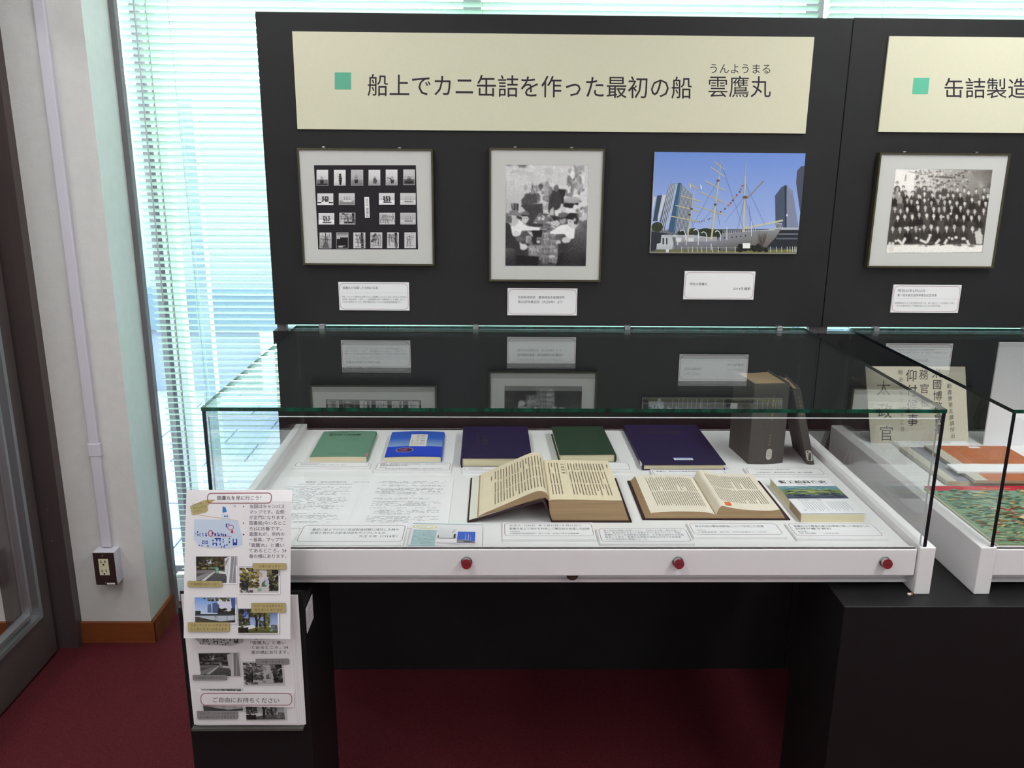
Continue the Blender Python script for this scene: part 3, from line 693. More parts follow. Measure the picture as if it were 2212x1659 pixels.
pr.poly([(1800, 1130), (2085, 1130), (2070, 1400), (1660, 1370), (1650, 1310), (1790, 1230)], '2A2C34'); pr.rect(1800, 1180, 2080, 1200, '70747E'); pr.rect(1780, 1240, 2075, 1262, '60646E'); pr.rect(1680, 1100, 2085, 1130, 'AEB2BE')
# hull
pr.poly([(380, 1290), (960, 1280), (1030, 1180), (1500, 1150), (1850, 1110), (1760, 1250), (1620, 1400), (600, 1420), (390, 1400)], ['80808A', '868690', '8A8A94', '86868E', '92929A', '74706C', '66625F', '6C6C74', '70707A'])
pr.poly([(380, 1240), (960, 1225), (960, 1285), (390, 1295)], '9EA0A8'); pr.poly([(200, 1205), (640, 1200), (900, 1240), (400, 1240)], 'AEB0B8')
pr.poly([(390, 1240), (470, 1240), (460, 1300), (400, 1300)], 'DADCE0'); pr.rect(560, 1240, 640, 1290, 'D2D4DA')
for x, y in ((1062, 1240), (1168, 1232), (1228, 1226), (1290, 1220), (1355, 1212)): pr.ell(x, y, 9, 11, '24262E')
pr.line([(1330, 1110), (1870, 1000)], 26, 'C6C2A8'); pr.line([(1330, 1150), (1760, 1130)], 9, 'C8CCD4')
for i in range(16): pr.line([(1040+i*30, 1195-i*3), (1040+i*30, 1150-i*3)], 5, 'CACED6')
for i in range(6): pr.line([(1770+i*18, 1110), (1775+i*16, 1040)], 4, 'D8DCE4')
pr.line([(1770, 1050), (1850, 1040), (1865, 1110)], 6, 'D8DCE4')
for (x0_, y0_, x1_, y1_, wd) in ((545, 1290, 655, 420, 17), (880, 1270, 1005, 180, 23), (1325, 1160, 1345, 190, 24)):
    xm, ym = (x0_*.55+x1_*.45), (y0_*.55+y1_*.45)
    pr.line([(x0_, y0_), (xm, ym)], wd, 'C8BE94'); pr.line([(xm, ym), (x0_*.2+x1_*.8, y0_*.2+y1_*.8)], wd*.72, 'C4BC9A'); pr.line([(x0_*.2+x1_*.8, y0_*.2+y1_*.8), (x1_, y1_)], wd*.36, 'B4B0A0')
for a in ([(910, 190), (1050, 295)], [(868, 268), (1050, 395)], [(785, 455), (1060, 590)], [(705, 600), (1075, 765)], [(655, 795), (1060, 925)], [(320, 940), (720, 1020)], [(380, 790), (730, 880)], [(450, 660), (740, 740)], [(540, 490), (690, 560)]): pr.line(a, 13, 'C2B692')
pr.line([(1370, 695), (1600, 450)], 16, '8E8274'); pr.ell(1340, 680, 34, 20, '6A4C3A')
for (x, y) in ((575, 920), (930, 780), (965, 450), (600, 840)): pr.ell(x, y, 20, 16, '584A42')
for a in ([(1310, 700), (1060, 1030)], [(940, 800), (1000, 1080)], [(580, 930), (640, 1100)], [(1340, 700), (1480, 1140)], [(1350, 500), (1620, 1060)], [(960, 450), (560, 1180)], [(1000, 200), (1330, 1130)], [(1330, 720), (1240, 1130)], [(1400, 800), (1420, 1100)], [(930, 800), (720, 1050)]): pr.line(a, 3, '5E6880')
fl = [(1305, 520), (1285, 570), (1265, 605), (1225, 650), (1200, 690), (1172, 722), (1142, 762), (1112, 792), (1065, 838), (1005, 880), (880, 960), (850, 975), (830, 985), (780, 1002), (745, 1008), (710, 1018), (680, 1012)]
for i, (x, y) in enumerate(fl):
    k = 13 if i < 10 else 8; pr.poly([(x-k, y-k*.6), (x+k*.6, y-k), (x+k, y+k*.7), (x-k*.6, y+k)], ('A0482E', 'C0603A', '6A4A40', '8A3A34', 'B8A03C', '4A3E52')[i % 6])
pr.poly([(715, 500), (735, 520), (745, 570), (725, 560)], 'E2E6EE'); pr.poly([(570, 490), (590, 520), (590, 555), (575, 550)], 'D8D4C4')
for (x, y) in ((415, 1230), (520, 1160), (705, 1150), (815, 1185), (1005, 1170)):
    pr.line([(x-75, y-10), (x-45, y-30), (x-15, y-15), (x+2, y+25), (x, y+110)], 11, 'D6DAE2')
for (x, a_, b_) in ((1095, 1090, 1270), (1435, 1010, 1220), (535, 1200, 1340), (700, 1180, 1340), (880, 1320, 1420)): pr.line([(x, a_), (x, b_)], 9, 'DDE0E8')
# grass, fence, shrubs and the notice board
pr.poly([(110, 1400), (640, 1405), (1240, 1420), (2060, 1400), (2060, 1465), (60, 1450)], ['5C6436', '6A6E3A', '7A7A3C', '7C803E', '6E6A4A', '747064'])
pr.poly([(35, 1440), (1240, 1445), (2060, 1448), (2060, 1465), (35, 1450)], '8E8C86')
for i in range(46): pr.ell(R.uniform(1250, 1650), R.uniform(1340, 1420), R.uniform(14, 40), R.uniform(12, 26), R.choice(('1E1E1C', '26241F', '2E2C28')))
for i in range(40): x = 1580+R.uniform(-70, 70); pr.line([(1585, 1370), (x, R.uniform(1150, 1300))], 2.5, '5C5048')
for x in list(range(130, 380, 26)): pr.line([(x, 1350), (x, 1400)], 6, 'C4C8CE')
for x in (470, 560, 620, 685, 745, 815, 895, 980, 1088, 1210, 1700, 1780, 1855, 1930, 1970, 2005, 2035, 2055): pr.line([(x, 1362), (x+3, 1440)], 8, 'D2D4D0')
pr.line([(470, 1372), (1250, 1380)], 3, 'B8BAB8'); pr.poly([(1315, 1312), (1418, 1312), (1420, 1385), (1318, 1385)], 'F0F0EE')
pr.poly([(250, 1395), (300, 1390), (290, 1440), (255, 1440)], 'D6D8DC'); pr.ell(993, 1400, 12, 14, '222226'); pr.ell(1873, 1395, 10, 18, '4A3430')
pr.build('photograph_print', ph)

# --- framed group portrait
o, yd = framed([(1901.7, 328.8), (2182.3, 332.3), (2148, 579), (1872.9, 578.3)], 'framed old group portrait of students in rows, on the right panel')
def at4(x, y): return atY(1900+x/8.296, 355+y/8.295, yd)
pr = Raster((100, 70, 2040, 1600), 9, .7, .016, 5)
def sep(v): v = max(8, min(248, v)); return (v/255, (v-5)/255, (v-9)/255)
LX, RX = lambda y: 285-175*(y-80)/1500, lambda y: 2025-185*(y-95)/1485
pr.poly([(285, 80), (2025, 95), (1945, 700), (225, 620)], [sep(236), sep(150), sep(120), sep(225)])
pr.poly([(225, 620), (1945, 700), (1850, 1460), (130, 1460)], [sep(90), sep(70), sep(70), sep(70)])
pr.poly([(130, 1440), (1850, 1440), (1835, 1575), (112, 1590)], sep(236))
pr.poly([(285, 85), (640, 120), (600, 480), (420, 480), (270, 400)], sep(238))
pr.poly([(1640, 110), (2025, 100), (1985, 430), (1800, 420)], [sep(130), sep(105), sep(90), sep(170)])
pr.line([(520, 125), (780, 180), (1210, 200), (1400, 190)], 14, sep(150)); pr.line([(870, 215), (1360, 245)], 34, sep(95)); pr.line([(455, 300), (475, 180)], 14, sep(110))
def cl(x, y): return max(LX(y)+6, min(RX(y)-6, x))
for i in range(150): x, y = R.uniform(640, 1600), R.uniform(110, 430); pr.ell(x, y, R.uniform(8, 30), R.uniform(8, 24), sep(R.choice((90, 120, 150, 190, 215))), n=8)
rows = [[(315, 345), (430, 425), (690, 360), (800, 345), (650, 430), (800, 430), (905, 425), (1055, 430), (1165, 380), (1290, 425), (1395, 450), (1520, 460), (1595, 500), (1730, 480), (1875, 450)],
 [(320, 440), (465, 510), (595, 520), (350, 520), (700, 565), (805, 525), (945, 545), (1085, 565), (1225, 545), (1320, 555), (1445, 535), (1860, 580), (1940, 560)],
 [(250, 555), (495, 640), (570, 665), (675, 680), (805, 640), (930, 690), (1050, 650), (1165, 675), (1260, 670), (1385, 690), (1525, 700), (1655, 625), (1785, 675), (1900, 700)],
 [(275, 790), (375, 825), (495, 800), (690, 770), (820, 775), (970, 800), (1065, 805), (1160, 790), (1290, 775), (1450, 780), (1585, 840), (1705, 840), (1865, 825)],
 [(325, 950), (450, 930), (585, 930), (710, 900), (845, 910), (970, 920), (1100, 930), (1225, 930), (1380, 935), (1510, 945), (1645, 950), (1785, 945)],
 [(235, 1150), (365, 1160), (505, 1150), (650, 1145), (795, 1120), (925, 1115), (1040, 1150), (1200, 1140), (1340, 1120), (1505, 1130), (1665, 1150), (1790, 1180)]]
for k, row in enumerate(rows):
    s_ = 1+.06*k
    for (x, y) in row:
        v = R.randint(34, 78) if k > 0 else R.randint(60, 120)
        if k == 1 and x < 400: v = 150
        bt = y+ (190 if k < 5 else 260)
        pr.poly([(cl(x-58*s_, bt), bt), (cl(x-55*s_, y+90), y+80*s_), (x-20*s_, y+36*s_), (x+20*s_, y+36*s_), (cl(x+55*s_, y+90), y+80*s_), (cl(x+58*s_, bt), bt)], sep(v))
        pr.ell(x, y-9*s_, 27*s_, 36*s_, sep(48), n=10); pr.ell(x, y+3*s_, 23*s_, 33*s_, sep(R.randint(185, 230)), n=12)
        pr.poly([(x-13*s_, y+34*s_), (x+13*s_, y+34*s_), (x, y+78*s_)], sep(R.randint(170, 225)))
        pr.rects([(x-14*s_, y-6*s_, x-5*s_, y-1*s_), (x+4*s_, y-6*s_, x+13*s_, y-1*s_)], sep(105))
# legs, hands and hats of the front row
for (a, b, c_, d) in ((320, 1340, 410, 1430), (465, 1310, 400, 1440), (720, 1350, 850, 1410), (900, 1290, 850, 1400), (1000, 1430, 1080, 1340), (1160, 1430, 1210, 1340), (180, 1390, 190, 1560), (240, 1390, 225, 1550), (1560, 1360, 1610, 1460)):
    pr.line([(a, b), (c_, d)], 46, sep(222))
for (x, y, r) in ((290, 1370, 26), (655, 1320, 26), (905, 1270, 32), (1245, 1315, 24), (1300, 1335, 28), (1370, 1310, 32), (1505, 1340, 40), (460, 1145, 24), (575, 1140, 22), (720, 1165, 22), (1275, 880, 26), (1145, 940, 20)): pr.ell(x, y, r, r*.9, sep(222))
pr.rect(1460, 1355, 1550, 1378, sep(60)); pr.poly([(1700, 1200), (1800, 1180), (1850, 1280), (1840, 1430), (1730, 1430)], sep(205))
for i in range(26): x = R.uniform(150, 1780); pr.ell(x, 1450+R.uniform(-14, 16), R.uniform(20, 60), R.uniform(6, 14), sep(R.choice((60, 90, 200, 225))))
pr.mesh('photograph', at4, NF, o, [(285, 80), (2025, 95), (1840, 1580), (110, 1590)])

# --- printed caption cards on the panels
def caption(q, label, lines, name='caption_card'):
    x0, x1, z0, z1 = prect(*q, -.005)
    c = tag(Geo().box(x0, x1, -.005, 0, z0, z1).build(name, M_foam), label, 'caption', 'captions pinned to the panels')
    W_, H_ = x1-x0, z1-z0
    pr = Print(lambda a, b: Vector((x0+a, -.005, z1-b)), NF)
    pr.rrect(.003, .0035, W_-.003, H_-.0035, .012, '9C7074', wd=.0011)
    for (t, fx, fy, sz, wd, al, cc) in lines:
        if t == '-': pr.line([(.006, fy*H_), (W_-.006, fy*H_)], .0004, '9A9AA0')
        else: pr.text(t, fx*W_, fy*H_, sz, cc, width=wd and wd*W_, align=al)
    pr.build('printed_text', c)
D1, D2 = '55505A', '7A7680'
caption([(731, 609.6), (882.9, 610.3), (884.7, 670.7), (733, 670.2)], 'small white caption card under the sheet of twenty ship photographs',
  [('雲鷹丸が活躍した当時の写真', .06, .24, .0085, .50, 'l', D1), ('-', 0, .37, 0, 0, 0, 0),
   ('現在、キャンパス敷地内に保存されている雲鷹丸（うんようまる）は今から105年前の', .045, .54, .006, .92, 'l', D2),
   ('1909年（明治42年）に竣工し、水産講習所の第二代練習船として活躍しました。', .045, .635, .006, .91, 'l', D2),
   ('その主な任務のひとつは、世界で最初の船上でのカニ缶詰製造試験操業です。', .045, .73, .006, .84, 'l', D2)])
caption([(1095.9, 622.6), (1247, 623.3), (1246.3, 681.6), (1096.6, 681)], 'small white caption card under the framed canning photograph',
  [('缶詰製造実習　農商務省水産講習所', .15, .37, .0085, .67, 'l', D1), ('第22回卒業記念（大正8年）より', .15, .54, .0085, .64, 'l', D1)])
caption([(1479.1, 585), (1631.7, 587.7), (1627.7, 647.7), (1476.4, 646)], 'small white caption card under the colour photograph of the ship',
  [('現在の雲鷹丸', .08, .49, .0085, .25, 'l', D1), ('2014年撮影', .95, .65, .0085, .25, 'r', D1)])
caption([(1930, 615.3), (2076.7, 615.7), (2070, 676.4), (1924.5, 674.4)], 'small white caption card under the framed group portrait',
  [('明治23年2月22日', .07, .25, .0085, .40, 'l', D1), ('第一回水産伝習所卒業生記念写真', .07, .41, .0085, .58, 'l', D1), ('-', 0, .50, 0, 0, 0, 0),
   ('農商務省から４１名が明治22年１月、第一回生として伝習所に入学し、', .05, .68, .0058, .90, 'l', D2), ('一年の学習を終えて卒業を迎えたときの記念写真。', .05, .78, .0058, .68, 'l', D2)])
# ------------------------------------------------------------------ books and cards in the left case
ZF = .824
def card(x0, x1, y0, y1, label, lines, th=.006, bc='94686E', z=ZF, mx=.004, my0=.004, my1=.011, group='captions lying in the glass cases', wd=.0012):
    c = tag(Geo().box(x0, x1, y0, y1, z, z+th).build('caption_card', M_foam), label, 'caption', group)
    W_, H_ = x1-x0, y1-y0
    pr = Print(lambda a, b: Vector((x0+a, y1-b, z+th)), (0, 0, 1))
    pr.rrect(mx, my0, W_-mx, H_-my1, .009, bc, wd=wd)
    for (t, fx, fy, sz, w_, al, cc) in lines: pr.text(t, fx*W_, fy*H_, sz, cc, width=w_ and w_*W_, align=al)
    pr.build('printed_text', c); return c
T1, T2 = '5C5A66', '8A8890'
card(-.679, -.482, -.345, -.303, 'white caption card in front of the sage green book', [('最新缶詰工業講義', .08, .36, .006, .25, 'l', T2), ('水産缶詰研究所　1938年（昭和13年）発行', .08, .52, .006, .6, 'l', T2)], my1=.009)
card(-.469, -.272, -.372, -.303, 'white caption card in front of the bright blue paperback', [('雲鷹丸（農商務省水産講習所練習船）の海水利用によるカニ', .06, .24, .0095, .88, 'l', T1), ('缶詰製造試験を記録', .06, .40, .0095, .36, 'l', T1), ('参考図書', .06, .60, .006, .1, 'l', T2), ('東京水産大学創立七十年史編集会　所収の雲鷹丸の項目', .14, .72, .006, .75, 'l', T2)])
card(-.243, -.05, -.372, -.335, 'white caption card in front of the left navy book', [('水産講習所', .08, .4, .006, .2, 'l', T2), ('大日本水産会　1941年', .08, .6, .006, .5, 'l', T2)])
card(-.005, .192, -.366, -.299, 'white caption card behind the thick open book', [('水産製造', .06, .4, .006, .2, 'l', T2)])
card(.238, .43, -.405, -.352, 'white caption card in front of the right navy book', [('雲鷹丸、第四次の漁業実習記', .07, .32, .009, .55, 'l', T1)])
card(.483, .683, -.398, -.338, 'white caption card in front of the standing charcoal books', [('カニ缶詰製造の事業計画', .12, .30, .008, .45, 'l', T2), ('水産講習所　農商務省水産局　第二報告書', .12, .62, .007, .72, 'l', T2)])
card(-.575, -.349, -.794, -.692, 'large white caption card at the left front of the case, three lines of text', [('最初に船上でのカニ缶詰製造試験に成功した時の', .11, .30, .0125, .82, 'l', T1), ('記録と思われる航海日誌をタイプしたもの', .11, .46, .0125, .70, 'l', T1), ('大正３年（1914年）', .93, .62, .0125, .36, 'r', T1)], my1=.018)
card(-.142, .055, -.765, -.680, 'white caption card in front of the thick open book', [('大正５（1916）年７月15日−８月15日に', .07, .24, .011, .80, 'l', T1), ('雲鷹丸船上で海水を利用して蟹缶詰を製造した記録', .07, .43, .011, .88, 'l', T1), ('水産講習所', .07, .58, .006, .12, 'l', T2), ('水産講習所試験報告　第十二巻　缶詰に関する報告書', .07, .70, .007, .75, 'l', T2)], my1=.016)
card(.0605, .2565, -.786, -.708, 'white caption card with five lines of small text, low in the middle of the case', [('第１回目の操業の記録によると、缶詰にする際、海水を使って', .07, .22, .009, .86, 'l', T2), ('洗い、煮沸処理するまでの作業をすべて船上で行った。肉詰し', .07, .36, .009, .86, 'l', T2), ('雲鷹丸のカニ缶詰製造の試験は、その後の船内での缶詰', .07, .50, .009, .86, 'l', T2), ('製造へと続き、雲鷹丸の操業の技術は今日の工船漁業', .07, .64, .009, .82, 'l', T2), ('での缶詰製造の基礎となった。', .07, .78, .009, .46, 'l', T2)], my1=.011)
card(.2625, .461, -.754, -.680, 'white caption card in front of the flatter open book', [('海水利用の蟹缶詰製造について記述した記事', .07, .32, .0105, .76, 'l', T1), ('昭和15年', .07, .56, .006, .1, 'l', T2), ('水産製造会誌　第二号　所収の記事より　1940年', .07, .70, .007, .75, 'l', T2)], my1=.013)
card(.480, .674, -.762, -.682, 'white caption card in front of the paperback with the landscape cover', [('雲鷹丸以下練習水産工船事業に関して調査をした', .07, .26, .0105, .86, 'l', T1), ('記録が載る資料', .07, .42, .0105, .4, 'l', T1), ('参考書', .07, .58, .006, .1, 'l', T2), ('宇佐美　1993年', .07, .70, .007, .45, 'l', T2)], my1=.014)

# typed log sheet, two pages on one board
sh = tag(Geo().box(-.700, -.262, -.702, -.402, ZF, ZF+.003).build('typed_sheet', M_foam), 'large white sheet of typed log pages lying at the left of the case', 'document')
pr = Print(lambda a, b: Vector((-.700+a, -.402-b, ZF+.003)), (0, 0, 1))
T3 = 'A2A6AC'
pr.text('雲鷹丸　第五次航海日誌', .075, .036, .007, '6E6E78', width=.10); pr.text('大正三年三月', .19, .036, .006, T3, width=.04); pr.text('自館山至函館　航海中の操業日誌及記事抜粋', .062, .05, .006, T3, width=.13)
for px0, px1, y0, seed in ((.03, .195, .062, 1), (.255, .42, .03, 2)):
    Rr = random.Random(seed); y = y0
    while y < .275:
        if Rr.random() < .12: y += .008; continue
        x = px0+Rr.choice((0, .0, .012)); L = []; end = px1-Rr.choice((0, .005, .03, .07))
        while x < end:
            k = Rr.uniform(.004, .013)
            if Rr.random() < .78: L.append((x, y, min(end, x+k), y+.0017))
            x += k+Rr.uniform(.0012, .004)
        if L: pr.rects(L, T3 if Rr.random() < .7 else 'B2B8BC')
        y += .0052
pr.line([(.219, .0), (.219, .30)], .0004, 'D2D4D8'); pr.build('typed_text', sh)

# picture postcard
x0, x1, y0, y1, zz = -.337, -.186, -.803, -.688, .8325
pc = tag(Geo().ext([(x0, zz-.0055), (x1, zz-.0055), (x1, zz-.0035), (-.26, zz-.002), (x0, zz)][::1], 'y', y0, y1).build('postcard', M_paper), 'small printed card with a yellow oval and two ship pictures at the case front', 'leaflet')
def zc(x): return zz if x < x0 else (zz+(-.002)*(x-x0)/(-.26-x0) if x < -.26 else zz-.002-.0015*(x+.26)/(x1+.26))
pr = Print(lambda a, b: Vector((x0+a, y1-b, zc(x0+a))), (0, 0, 1), lift=2.5e-4)
W_, H_ = x1-x0, y1-y0
pr.rect(0, .001, W_, .005, 'A8C6CC'); pr.rect(0, H_-.006, W_, H_-.001, '9DBEC6')
pr.ell(.027, .020, .0255, .0095, 'D8C456', n=28); pr.ell(.027, .020, .023, .0075, 'E6E4DC', n=28); pr.text('練習船雲鷹丸　見学', .027, .0225, .004, '77777C', width=.036, align='c')
pr.rect(.004, .034, .054, H_-.008, 'A9C2C6'); Rr = random.Random(5)
for i in range(160):
    x, y = Rr.uniform(.005, .051), Rr.uniform(.035, H_-.012); pr.rect(x, y, x+Rr.uniform(.001, .003), y+.0014, Rr.choice(('93AEB4', 'BCD0D0', 'A2B4C4', '8FA6B4')))
pr.grad(.0575, .022, .095, .075, 'DCDCE0', 'CFCFD4'); pr.rect(.0575, .062, .066, .075, '4A4C52'); pr.poly([(.085, .075), (.088, .056), (.095, .054), (.095, .075)], '3C3C42'); pr.poly([(.066, .062), (.083, .058), (.084, .075), (.066, .075)], 'B9B5C2')
pr.line([(.081, .06), (.093, .034)], .0016, '6A5A68'); pr.line([(.074, .06), (.075, .026)], .0008, 'B0AEB8'); pr.line([(.078, .06), (.079, .024)], .0008, 'B0AEB8')
pr.rect(.099, .042, .136, .094, '3F62C2'); pr.poly([(.099, .083), (.115, .080), (.136, .090), (.136, .094), (.099, .094)], '8E8C92'); pr.line([(.116, .085), (.1165, .050)], .0010, 'CACFE0'); pr.line([(.122, .085), (.1225, .054)], .0010, 'CACFE0'); pr.line([(.127, .088), (.127, .064)], .0008, '9C98C0'); pr.poly([(.112, .084), (.131, .088), (.129, .092), (.114, .091)], '3A3F5C')
for i in range(9): pr.rect(.058+i*.0045, .097, .0615+i*.0045, .099, 'A2A2AC')
pr.rrect(.085, .0975, .142, .1075, .001, 'B29AB4', wd=.0006); pr.text('見学は図書館でお申し込みください', .089, .104, .0042, '90889A', width=.048); pr.build('printed_picture', pc)

# closed books --------------------------------------------------------------
def book(name, label, fl, fr, back_dx, depth, th, m_cov, m_pages, spine, cat='book', board=.0025, over=.003, group=None, puff=0, hollow=False):
    """lies flat with its foot towards the visitor; fl, fr = front corners (x,y); returns (empty, map(a,b)->top of cover)"""
    (xa, ya), (xb, yb) = fl, fr
    ang = math.atan2(-back_dx, depth); wd = xb-xa
    o = empty(name, (xa, ya, ZF), label, cat, group)
    def T(a, b, z): return Vector((xa+a*math.cos(ang)-b*math.sin(ang), ya+a*math.sin(ang)+b*math.cos(ang), ZF+z))
    def zt(a): t = a/wd; return th+puff*math.sin(math.pi*t)
    n = 10; xs_ = [wd*i/n for i in range(n+1)]
    sl = spine == 'l'
    top = [(a, zt(a)) for a in xs_]
    if spine == 'l': prof = top[::-1]+[(-.002, th*.75), (-.003, th*.5), (-.002, th*.25), (0, 0), (wd, 0), (wd, board), (board, board), (board, th-board)]+[(a, zt(a)-board) for a in xs_[1:]]
    else: prof = top+[(wd+.002, th*.75), (wd+.003, th*.5), (wd+.002, th*.25), (wd, 0), (0, 0), (0, board), (wd-board, board), (wd-board, th-board)]+[(a, zt(a)-board) for a in xs_[::-1][1:]]
    g = Geo(); N = len(prof)
    vs = [T(a, 0, z) for a, z in prof]+[T(a, depth, z) for a, z in prof]
    # quads around, caps as strips of quads
    fs = [(i, (i+1) % N, N+(i+1) % N, N+i) for i in range(N)]
    fs += [tuple(range(N-1, -1, -1)), tuple(range(N, 2*N))]
    g.add(vs, fs).build('cover', m_cov, o)
    p0, p1 = (board, wd-over) if sl else (over, wd-board)
    lower = [(p0, board), (p1, board)]; upper = [(a, zt(a)-board-puff*.5*math.sin(math.pi*a/wd)) for a in xs_[::-1] if p0 <= a <= p1]
    pf = lower+[(p1, th-board)]+upper+[(p0, th-board)]
    N = len(pf); g = Geo(); g.add([T(a, over*.6, z) for a, z in pf]+[T(a, depth-over, z) for a, z in pf], [tuple(range(N-1, -1, -1)), tuple(range(N, 2*N))]+[(i, (i+1) % N, N+(i+1) % N, N+i) for i in range(N)]).build('pages', m_pages, o)
    f = lambda a, b: T(a, depth-b, zt(a))   # drawing origin at the head of the cover, b down towards the foot
    return o, f, wd
UP = (0, 0, 1)
o, f, wd = book('paperback_book', 'sage green paperback with a creased cover, leftmost book in the case', (-.646, -.290), (-.497, -.290), -.004, .213, .0155, M_green, M_page, 'r', board=.0008, over=.0005, puff=.0015)
pr = Print(f, UP, lift=3e-4)
pr.text('東海区水産', .02, .022, .009, '3C5A4C', width=.05); pr.text('蟹缶詰工船漁業', .022, .040, .0125, '28382F', width=.088); pr.text('水産研究資料', .045, .196, .006, '3C5A4C', width=.05)
pr.build('cover_lettering', o)
pr = Print(lambda a, b: f(wd-.003, 0)+Vector((a, -.185-b, .0004)), UP, lift=3e-4)
Geo().box(-.5005, -.4965, -.285, -.255, ZF+.004, ZF+.0158, b=.0004).build('shelf_mark', mat('pink_label', (206, 120, 130), .6), o)['label'] = 'small pink and white shelf mark'
o, f, wd = book('paperback_book', 'bright blue paperback with a white title panel and an oval ship picture', (-.450, -.289), (-.302, -.289), -.0045, .208, .0145, M_blue, M_pale, 'r', board=.0008, over=.0005, puff=.003)
pr = Print(lambda a, b: f(max(0, min(wd, a)), b), UP, lift=4e-4)
# the cover is curved: lay the print in narrow strips
n = 16
for k, (b0, b1, c0, c1) in enumerate(((0, .06, '2C55B4', '3060C0'), (.06, .128, '3060C0', '86A4CC'), (.128, .207, '2748C2', '2346BA'))):
    for i in range(n):
        a0, a1 = wd*i/n, wd*(i+1)/n; pr.poly([(a0, b0), (a1, b0), (a1, b1), (a0, b1)], [c0, c0, c1, c1])
for i in range(6):
    a0, a1 = .058+.046/6*i, .058+.046/6*(i+1); pr.rect(a0, .030, a1, .131, 'DAD8D2')
pr.vtext('船の旅記', .092, .036, .014, '55585C', pitch=.0215); pr.vtext('雲鷹丸の思い出', .078, .034, .0085, '8A8688', pitch=.012); pr.vtext('漁業史', .064, .078, .008, '8C8C8C', pitch=.013)
for (x, y, rx, ry, c) in ((.049, .160, .0235, .0185, 'B8B4C0'), (.049, .160, .0215, .0165, '4A2C48'), (.052, .158, .014, .009, '8C5A86'), (.047, .166, .012, .006, '7A4A72'), (.040, .156, .006, .006, '6E4468'), (.060, .162, .006, .008, '34203A')):
    pr.ell(x, y, rx, ry, c, n=22)
pr.build('cover_print', o)
o, f, wd = book('hardback_book', 'navy hardback with faint gold title, left of the two navy books', (-.247, -.327), (-.064, -.327), -.003, .262, .028, M_navy, M_pale, 'l', board=.003, over=.005)
pr = Print(f, UP, lift=3e-4)
pr.vtext('水産史', .062, .085, .018, '4E4A3E', pitch=.03); pr.vtext('東京水産講習所', .042, .06, .011, '48443C', pitch=.017); pr.rect(.02, .243, .055, .247, '3E3C56'); pr.build('title_stamping', o)
o, f, wd = book('hardback_book', 'dark green hardback, its rounded spine on the right', (.009, -.294), (.158, -.294), -.007, .235, .026, M_dgreen, M_pale, 'r', board=.003, over=.004)
o, f, wd = book('hardback_book', 'large navy hardback with a small white and blue label on its cover', (.221, -.344), (.436, -.344), -.003, .33, .0172, M_navy, M_pale, 'l', board=.003, over=.004)
pr = Print(f, UP, lift=3e-4)
pr.text('水産講習所試験報告', .035, .075, .016, '4C4234', width=.12)
pr.poly([(.088, .281), (.138, .281), (.138, .300), (.088, .300)], 'D8DCE6'); pr.rect(.088, .281, .138, .2855, '5068B8'); pr.rects([(.093+.0042*i, .289, .0955+.0042*i, .295) for i in range(10)], '6C7488'); pr.build('cover_print', o)
Geo().box(.2175, .2195, -.341, -.318, ZF+.003, ZF+.0155).build('shelf_mark', M_paper, o)['label'] = 'white shelf mark on the spine'
Geo().box(.2172, .2192, -.312, -.300, ZF+.004, ZF+.0145).build('shelf_mark', M_greyb, o)['label'] = 'blue grey mark on the spine'
o, f, wd = book('paperback_book', 'paperback with a green and blue landscape cover and a white paper band', (.520, -.668), (.663, -.668), -.002, .218, .0205, M_foam, M_pale, 'r', board=.0008, over=.0005)
pr = Print(f, UP, lift=3e-4)
pr.text('蟹工船興亡史', .012, .034, .021, '3C3A40', width=.116, thin=.012); pr.text('日本漁業史', .05, .046, .006, '8A8C92', width=.025)
y0_, y1_ = .052, .132
pr.grad(.0, y0_, wd, .075, '7FA0B0', '5E8FA0'); pr.grad(.0, .075, wd, .105, '7E9668', '6E8258'); pr.grad(.0, .105, wd, y1_, '5A6A72', '343C58'); Rr = random.Random(9)
for i in range(150):
    x, y = Rr.uniform(.01, wd-.012), Rr.uniform(y0_+.003, y1_-.003); t = (y-y0_)/(y1_-y0_)
    c = Rr.choice(('6E98A8', '88AEB0', '5C8090', '7C9C88')) if t < .28 else Rr.choice(('8C9A58', '9AA45C', '5A6E4C', '66867A', 'A0A468', '3E4A48')) if t < .66 else Rr.choice(('3A4058', '4A5670', '2E3248', '566470', '383C50'))
    pr.ell(x, y, Rr.uniform(.004, .013), Rr.uniform(.0015, .004), c, rot=Rr.uniform(-.25, .25), n=10)
pr.rect(0, y1_, wd, .2175, 'E6E6EA'); pr.text('船上の缶詰づくりの歴史', .02, .143, .009, '56586A', width=.054, thin=.006)
for i in range(17):
    if i != 8: pr.rects([(.024+i*.0062, .149+.0044*k, .0258+i*.0062, .1525+.0044*k) for k in range(12 if i % 3 else 10)], 'A6A8B4')
pr.rect(.014, .196, .018, .200, '9A9CA8'); pr.build('cover_print', o)
Geo().box(.5198, .5206, -.665, -.452, ZF+.0012, ZF+.0192).build('fore_edge', M_tan, o)

